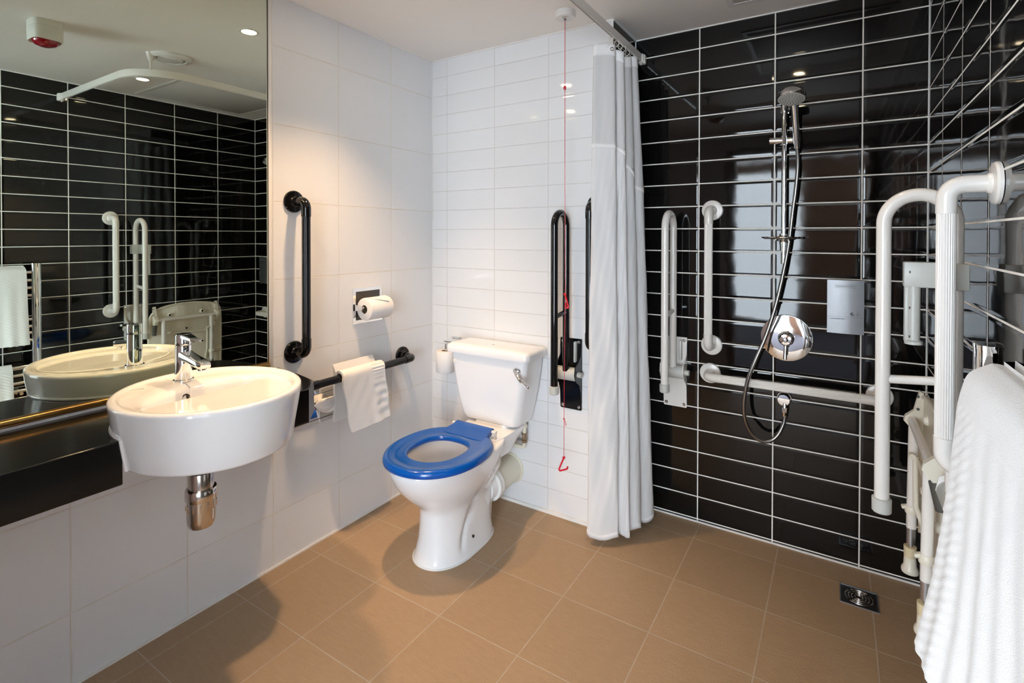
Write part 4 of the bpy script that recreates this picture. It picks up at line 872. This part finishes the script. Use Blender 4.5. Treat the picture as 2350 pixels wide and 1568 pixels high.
# floor drain
gx, gy, gs = 1.9445, 0.097, 0.059
dr = thing('floor_drain', 'square stainless floor drain with ring slots in brown tiles', 'floor drain', (gx, gy, 0))
bm = BM()
for a in ((-1, 1, 1, 0.93), (-1, 1, -0.93, -1), (-1, -0.93, 0.93, -0.93), (0.93, 1, 0.93, -0.93)):
    x0_, x1_, ya_, yb_ = a; box(bm, gx + gs * x0_, gx + gs * x1_, gy + gs * min(ya_, yb_), gy + gs * max(ya_, yb_), 0.0003, 0.0030)
obj('frame', bm, M['steel'], dr, smooth=False)
bm = BM(); box(bm, gx - gs * 0.93, gx + gs * 0.93, gy - gs * 0.93, gy + gs * 0.93, 0.0003, 0.0012); obj('well', bm, M['steel_dark'], dr, smooth=False)
bm = BM()
for rad in (0.012, 0.022, 0.032, 0.042):
    for q in range(4):
        a0 = PI / 4 + q * PI / 2 + 0.12; pts = [(gx + rad * math.cos(a0 + (PI / 2 - 0.24) * k / 10), gy + rad * math.sin(a0 + (PI / 2 - 0.24) * k / 10), 0.0018) for k in range(11)]
        tube(bm, pts, 0.0022, 6)
obj('grate', bm, M['chrome_dull'], dr)

# ================================================================== FOLDING SEAT (folded up on the east wall)
fsx = XR
fs_ = thing('folding_shower_seat', 'cream folding shower seat folded up against black tiles', 'shower seat', (XR - 0.05, -0.255, 0.26))
out = [(-0.497, 0.345), (-0.015, 0.345), (-0.012, 0.60), (-0.016, 0.735), (-0.034, 0.782), (-0.085, 0.806), (-0.17, 0.818), (-0.255, 0.822), (-0.34, 0.818), (-0.43, 0.800), (-0.478, 0.768), (-0.496, 0.715), (-0.500, 0.60)]
bm = BM(); prism(bm, out, XR - 0.048, XR - 0.022, axis='x', bevel=0.006); sp2 = obj('seat_panel', bm, M['cream'], fs_, angle=40)
bm = BM(); rim = smooth_path([(XR - 0.048, y, z) for y, z in out[1:]] , 5); tube(bm, rim, 0.007, 8); obj('rim', bm, M['cream'], sp2)
for y, z in ((-0.37, 0.748), (-0.15, 0.752), (-0.26, 0.640), (-0.37, 0.53), (-0.15, 0.53)):
    bm = BM(); lathe(bm, [(0.016, 0), (0.013, 0.010), (0.008, 0.011), (0.0075, 0.004), (0, 0.003)], (XR - 0.048, y, z), (-1, 0, 0), 20); h_ = obj('drain_hole', bm, M['cream'], sp2)
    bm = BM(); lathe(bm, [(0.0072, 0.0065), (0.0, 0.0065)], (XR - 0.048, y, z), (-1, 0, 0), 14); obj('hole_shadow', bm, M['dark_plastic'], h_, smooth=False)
LXs, LZ = XR - 0.076, 0.722
bm = BM(); tube(bm, [(LXs, -0.470, LZ), (LXs, -0.045, LZ)], 0.0125, 18); obj('cross_tube', bm, M['white_plastic'], fs_)
for y in (-0.468, -0.052):
    bm = BM(); sy_ = 0.010
    prism(bm, [(XR - 0.046, 0.812), (XR - 0.058, 0.818), (XR - 0.064, 0.790), (XR - 0.070, 0.752), (XR - 0.094, 0.734), (XR - 0.098, 0.716), (XR - 0.084, 0.700), (XR - 0.066, 0.680), (XR - 0.060, 0.640), (XR - 0.046, 0.630)], y - sy_, y + sy_, axis='y', bevel=0.002)
    br = obj('hinge_bracket', bm, M['cream'], fs_, angle=35)
    for z in (0.80, 0.76, 0.67):
        bm = BM(); lathe(bm, [(0.0045, 0), (0.0045, 0.002), (0, 0.002)], (XR - 0.062, y - sy_ - 0.0002, z), (0, -1, 0), 10); obj('screw', bm, M['dark_plastic'], br)
for y, zc in ((-0.420, 0.0), (-0.098, -0.014)):
    z0_ = zc
    bm = BM(); tube(bm, [(LXs, y, LZ), (LXs - 0.004, y, 0.405 + z0_)], 0.0135, 20); lg = obj('leg', bm, M['white_plastic'], fs_)
    bm = BM(); lathe(bm, [(0.0175, 0), (0.0185, 0.004), (0.0175, 0.020), (0.0145, 0.024)], (LXs - 0.003, y, 0.452 + z0_), (0, 0, 1), 22); obox(bm, (LXs - 0.022, y, 0.468 + z0_), (1, 0, 0.4), (0, 1, 0), (-0.4, 0, 1), 0.016, 0.018, 0.010, 0.003); obj('collar', bm, M['cream'], lg)
    bm = BM(); tube(bm, [(LXs - 0.004, y, 0.41 + z0_), (LXs - 0.005, y, 0.355 + z0_)], 0.0118, 18); tube(bm, [(LXs - 0.005, y, 0.355 + z0_), (LXs - 0.005, y, 0.32 + z0_)], 0.0055, 12); obj('telescopic_tube', bm, M['steel'], lg)
    bm = BM(); lathe(bm, [(0.0165, 0.312), (0.0170, 0.345), (0.013, 0.3455)], (LXs - 0.006, y, z0_), (0, 0, 1), 22); obj('foot_collar', bm, M['cream_dark'], lg)
    bm = BM(); lathe(bm, [(0.0, 0.262), (0.022, 0.262), (0.0235, 0.268), (0.0225, 0.276), (0.0175, 0.284), (0.0160, 0.312)], (LXs - 0.006, y, z0_), (0, 0, 1), 22); obj('rubber_foot', bm, M['cream'], lg)
for y in (-0.392, -0.125):
    bm = BM(); tube(bm, fillet([(LXs + 0.002, y, 0.628), (LXs + 0.004, y, 0.47), (XR - 0.030, y, 0.352)], 0.04, 6), 0.0075, 14); b2_ = obj('brace', bm, M['cream'], fs_)
    bm = BM(); tube(bm, [(LXs - 0.006, y - 0.010, 0.628), (LXs - 0.006, y + 0.012, 0.628)], 0.009, 14); obj('pin', bm, M['cream'], b2_)
bm = BM(); tube(bm, [(LXs + 0.010, -0.392, 0.612), (LXs + 0.010, -0.125, 0.612)], 0.0065, 12); obj('tie_bar', bm, M['cream'], fs_)
for y in (-0.470, -0.040):
    bm = BM(); box(bm, XR - 0.046, XR - 0.0005, y - 0.020, y + 0.020, 0.320, 0.440, 0.008); hb_ = obj('wall_hinge', bm, M['cream'], fs_, angle=35)
    bm = BM(); tube(bm, [(XR - 0.046, y - 0.023, 0.455), (XR - 0.046, y + 0.023, 0.455)], 0.026, 24); obj('hinge_barrel', bm, M['cream'], hb_)
bm = BM(); tube(bm, [(LXs + 0.006, -0.470, 0.690), (LXs + 0.020, -0.470, 0.620)], 0.014, 18); obj('stop_buffer', bm, M['dark_plastic'], fs_)

# ================================================================== TOWEL RADIATOR
rdx = XR - 0.088
ra = thing('towel_radiator', 'chrome ladder towel radiator on the black wall', 'radiator', (rdx, -1.35, 0.28))
for y in (-1.095, -1.585):
    bm = BM(); rs = [superellipse(rdx, y, 0.016, 0.022, 3.5, z, 24) for z in (0.285, 1.145)]; loft(bm, rs); pz = obj('upright', bm, M['chrome'], ra)
    bm = BM(); rs = [superellipse(rdx, y, 0.0165, 0.0225, 3.5, z, 24) for z in (1.143, 1.149)]; loft(bm, rs); obj('end_cap', bm, M['chrome'], pz)
for z in (1.098, 1.052, 1.008, 0.964, 0.825, 0.785, 0.747, 0.705, 0.555, 0.510, 0.465, 0.420, 0.375):
    bm = BM(); tube(bm, [(rdx, -1.10, z), (rdx, -1.58, z)], 0.0095, 16); obj('bar', bm, M['chrome'], ra)
for y in (-1.16, -1.52):
    for z in (1.03, 0.40):
        bm = BM(); tube(bm, [(rdx + 0.008, y, z), (XR - 0.0005, y, z)], 0.009, 14); lathe(bm, [(0.018, 0), (0.016, 0.004), (0.009, 0.005)], (XR - 0.0005, y, z), (-1, 0, 0), 20); obj('wall_mount', bm, M['chrome'], ra)
def drape(fx, yA, yB, zt, zbf, zbb, bx, th, label, ribw):
    """towel over a bar at (bx, zt-0.012): fx(z) gives the front face, th thickness"""
    R_ = 0.020; pts = [(bx + R_, 0, zbb), (bx + R_, 0, zt - 0.03)]
    pts += [(bx + R_ * math.cos(a), 0, zt - R_ + R_ * math.sin(a)) for a in (0.5, 1.0, 1.57, 2.1)]
    nf_ = 16
    for k in range(nf_ + 1):
        z = lerp(zt - 0.018, zbf, k / nf_); pts.append((fx(z), 0, z))
    pp = smooth_path(pts, 7); n_ = len(pp) - 1
    def fn(u, v):
        p = pp[int(round(u * n_))]; fr_ = 1 if u > 0.35 else 0
        y = lerp(yA, yB, v); dn = max(0, (zt - p.z)) / (zt - zbf) * fr_
        border = interp([(0, 0), (0.03, 1), (ribw, 1), (ribw + 0.05, 0), (1, 0)], v)
        rib = 0.0011 * math.sin((p.z + 0.6 * y) * 2 * PI / 0.0165) * border * fr_
        vb = 0.002 * math.sin(v * 2 * PI * 7) * dn
        wave = 0.016 * dn * math.sin(v * 6.5 + 0.3) + 0.006 * dn * math.sin(v * 15)
        return (p.x - rib - vb - wave * 0.35 + 0.055 * v * dn * dn, y, p.z - 0.035 * (v - 0.0) * dn * fr_ * 0)
    bm = BM(); cloth(bm, fn, n_, 90, th); o = obj('bath_towel', bm, M['terry'], None, angle=85); tag(o, label, 'towel', 'white towels'); return o
fx1 = lambda z: -0.003 + interp([(0.66, 1.974), (0.70, 1.982), (0.75, 1.991), (0.80, 2.000), (0.90, 2.012), (1.0, 2.021), (1.06, 2.0255), (1.10, 2.032), (1.125, 2.045)], z)
drape(fx1, -1.146, -1.572, 1.130, 0.692, 0.68, rdx, 0.012, 'thick white towel draped over the top bars of the chrome radiator', 0.22)
fx2 = lambda z: interp([(0.36, 2.018), (0.45, 2.026), (0.54, 2.036), (0.565, 2.046)], z)
drape(fx2, -1.205, -1.572, 0.578, 0.372, 0.37, rdx, 0.010, 'white bath mat hung on the lower radiator bars, seen in mirror', 0.12)

# ================================================================== CEILING FITTINGS
LAMPS = [((0.430, -0.770), 'recessed ceiling downlight above the toilet'), ((1.678, -0.700), 'recessed ceiling downlight inside the curtain rail of the shower'), ((0.150, -1.400), 'recessed ceiling downlight over the white basin')]
LE = (66.0, 5.0, 42.0)
for ((x, y), lab), e in zip(LAMPS, LE):
    t = thing('downlight', lab, 'ceiling light', (x, y, H), 'recessed downlights')
    bm = BM(); lathe(bm, [(0.030, -0.001), (0.033, -0.004), (0.042, -0.003), (0.043, -0.0003), (0.030, -0.0003)], (x, y, H), (0, 0, 1), 36)
    bmesh.ops.delete(bm, geom=[f for f in bm.faces if len(f.verts) > 8], context='FACES'); obj('ring', bm, M['sealant'], t, angle=40)
    bm = BM(); lathe(bm, [(0.0, -0.0022), (0.0305, -0.0022), (0.0305, -0.0008)], (x, y, H), (0, 0, 1), 32); obj('lens', bm, M['lamp'], t, angle=40)
    li = bpy.data.lights.new('lamp_beam', 'SPOT'); li.energy = e; li.color = (1.0, 0.66, 0.36); li.shadow_soft_size = 0.034; li.spot_size = math.radians(92 if y > -1 else 104); li.spot_blend = 1.0
    lo = bpy.data.objects.new('lamp_beam', li); COL.objects.link(lo); lo.parent = t; lo.location = (0, 0, -0.012)
ev = thing('extract_vent', 'round white extract vent on the ceiling, seen in mirror', 'ceiling vent', (1.115, -0.797, H))
bm = BM(); lathe(bm, [(0.098, -0.0003), (0.098, -0.006), (0.090, -0.014), (0.074, -0.018), (0.066, -0.012), (0.066, -0.003)], (1.115, -0.797, H), (0, 0, 1), 48)
bmesh.ops.delete(bm, geom=[f for f in bm.faces if len(f.verts) > 8], context='FACES'); obj('rim', bm, M['sealant'], ev, angle=40)
bm = BM(); lathe(bm, [(0.0, -0.020), (0.045, -0.020), (0.058, -0.014), (0.058, -0.010), (0.0, -0.008)], (1.115, -0.797, H), (0, 0, 1), 44); obj('centre_disc', bm, M['sealant'], ev, angle=40)
AS = 1.12
al = thing('alarm_beacon', 'white ceiling alarm with red dome lens, seen in mirror', 'alarm', (1.105, -1.312, H))
bm = BM(); rs = []
def alr(s, z): return [(1.105 + AS * s * a, -1.312 + AS * s * b_, z) for a, b_ in [(0.055 * math.copysign(abs(math.cos(q)) ** 0.6, math.cos(q)), 0.050 * math.copysign(abs(math.sin(q)) ** 0.45, math.sin(q))) for q in [2 * PI * (k + 0.5) / 40 for k in range(40)]]]
rs = [alr(1.0, H - 0.0003), alr(1.0, H - 0.028), alr(0.985, H - 0.029), alr(0.985, H - 0.031), alr(1.01, H - 0.032), alr(0.99, H - 0.082), alr(0.95, H - 0.086), alr(0.90, H - 0.086), alr(0.86, H - 0.076)]
loft(bm, rs); obj('body', bm, M['alarm_white'], al, angle=40)
bm = BM(); lathe(bm, [(0.048, -0.074), (0.046, -0.088), (0.038, -0.099), (0.021, -0.106), (0, -0.108)], (1.105, -1.312, H), (0, 0, 1), 36); obj('red_dome', bm, M['red_dome'], al)
ap = thing('access_panel', 'flush square access panel in the ceiling over the shower', 'access panel', (1.8, -0.22, H))
bm = BM(); hx0, hx1, hy0, hy1 = 1.485, 2.075, -0.585, 0.140
for a in ((hx0, hx1, hy0, hy0 + 0.022), (hx0, hx1, hy1 - 0.022, hy1), (hx0, hx0 + 0.022, hy0 + 0.022, hy1 - 0.022), (hx1 - 0.022, hx1, hy0 + 0.022, hy1 - 0.022)): box(bm, *a, H - 0.004, H - 0.0003)
obj('frame', bm, M['sealant'], ap, angle=30)
bm = BM(); box(bm, hx0 + 0.026, hx1 - 0.026, hy0 + 0.026, hy1 - 0.026, H - 0.003, H - 0.0003, 0.001); obj('hatch', bm, M['panel_paint'], ap, angle=30)

# ================================================================== WORLD, CAMERA
w = bpy.data.worlds.new('world'); scene.world = w; w.use_nodes = True
w.node_tree.nodes['Background'].inputs[0].default_value = (0.7, 0.85, 1.0, 1); w.node_tree.nodes['Background'].inputs[1].default_value = 0.3

F, CXp, CYp = 1179.7211, 1175.0, 552.757
YAW, PIT, ROL = -0.5648, -0.010, -0.0013
cy, sy, cp, spp, cr, sr2 = math.cos(YAW), math.sin(YAW), math.cos(PIT), math.sin(PIT), math.cos(ROL), math.sin(ROL)
r0 = Vector((cy, -sy, 0)); f0 = Vector((sy, cy, 0)); u0 = Vector((0, 0, 1))
fw = f0 * cp + u0 * spp; u2 = -f0 * spp + u0 * cp
Rv = r0 * cr - u2 * sr2; Uv = r0 * sr2 + u2 * cr
mt = Matrix((Rv, Uv, -fw)).transposed().to_4x4(); mt.translation = Vector((1.8715, -2.1413, 1.3133))
cam = bpy.data.cameras.new('camera'); cam.sensor_fit = 'HORIZONTAL'; cam.sensor_width = 36.0; cam.lens = 36.0 * F / 2350.0
cam.shift_x = (1175.0 - CXp) / 2350.0; cam.shift_y = -(784.0 - CYp) / 2350.0; cam.clip_start = 0.01; cam.clip_end = 50
co = bpy.data.objects.new('camera', cam); COL.objects.link(co); co.matrix_world = mt; scene.camera = co

scene.view_settings.view_transform = 'Standard'; scene.view_settings.look = 'None'; scene.view_settings.gamma = 1.0
scene.view_settings.use_curve_mapping = False; scene.view_settings.exposure = 0.52
scene.cycles.use_denoising = True
scene.cycles.max_bounces = 10; scene.cycles.diffuse_bounces = 6; scene.cycles.glossy_bounces = 6; scene.cycles.transparent_max_bounces = 8
scene.cycles.sample_clamp_indirect = 6.0
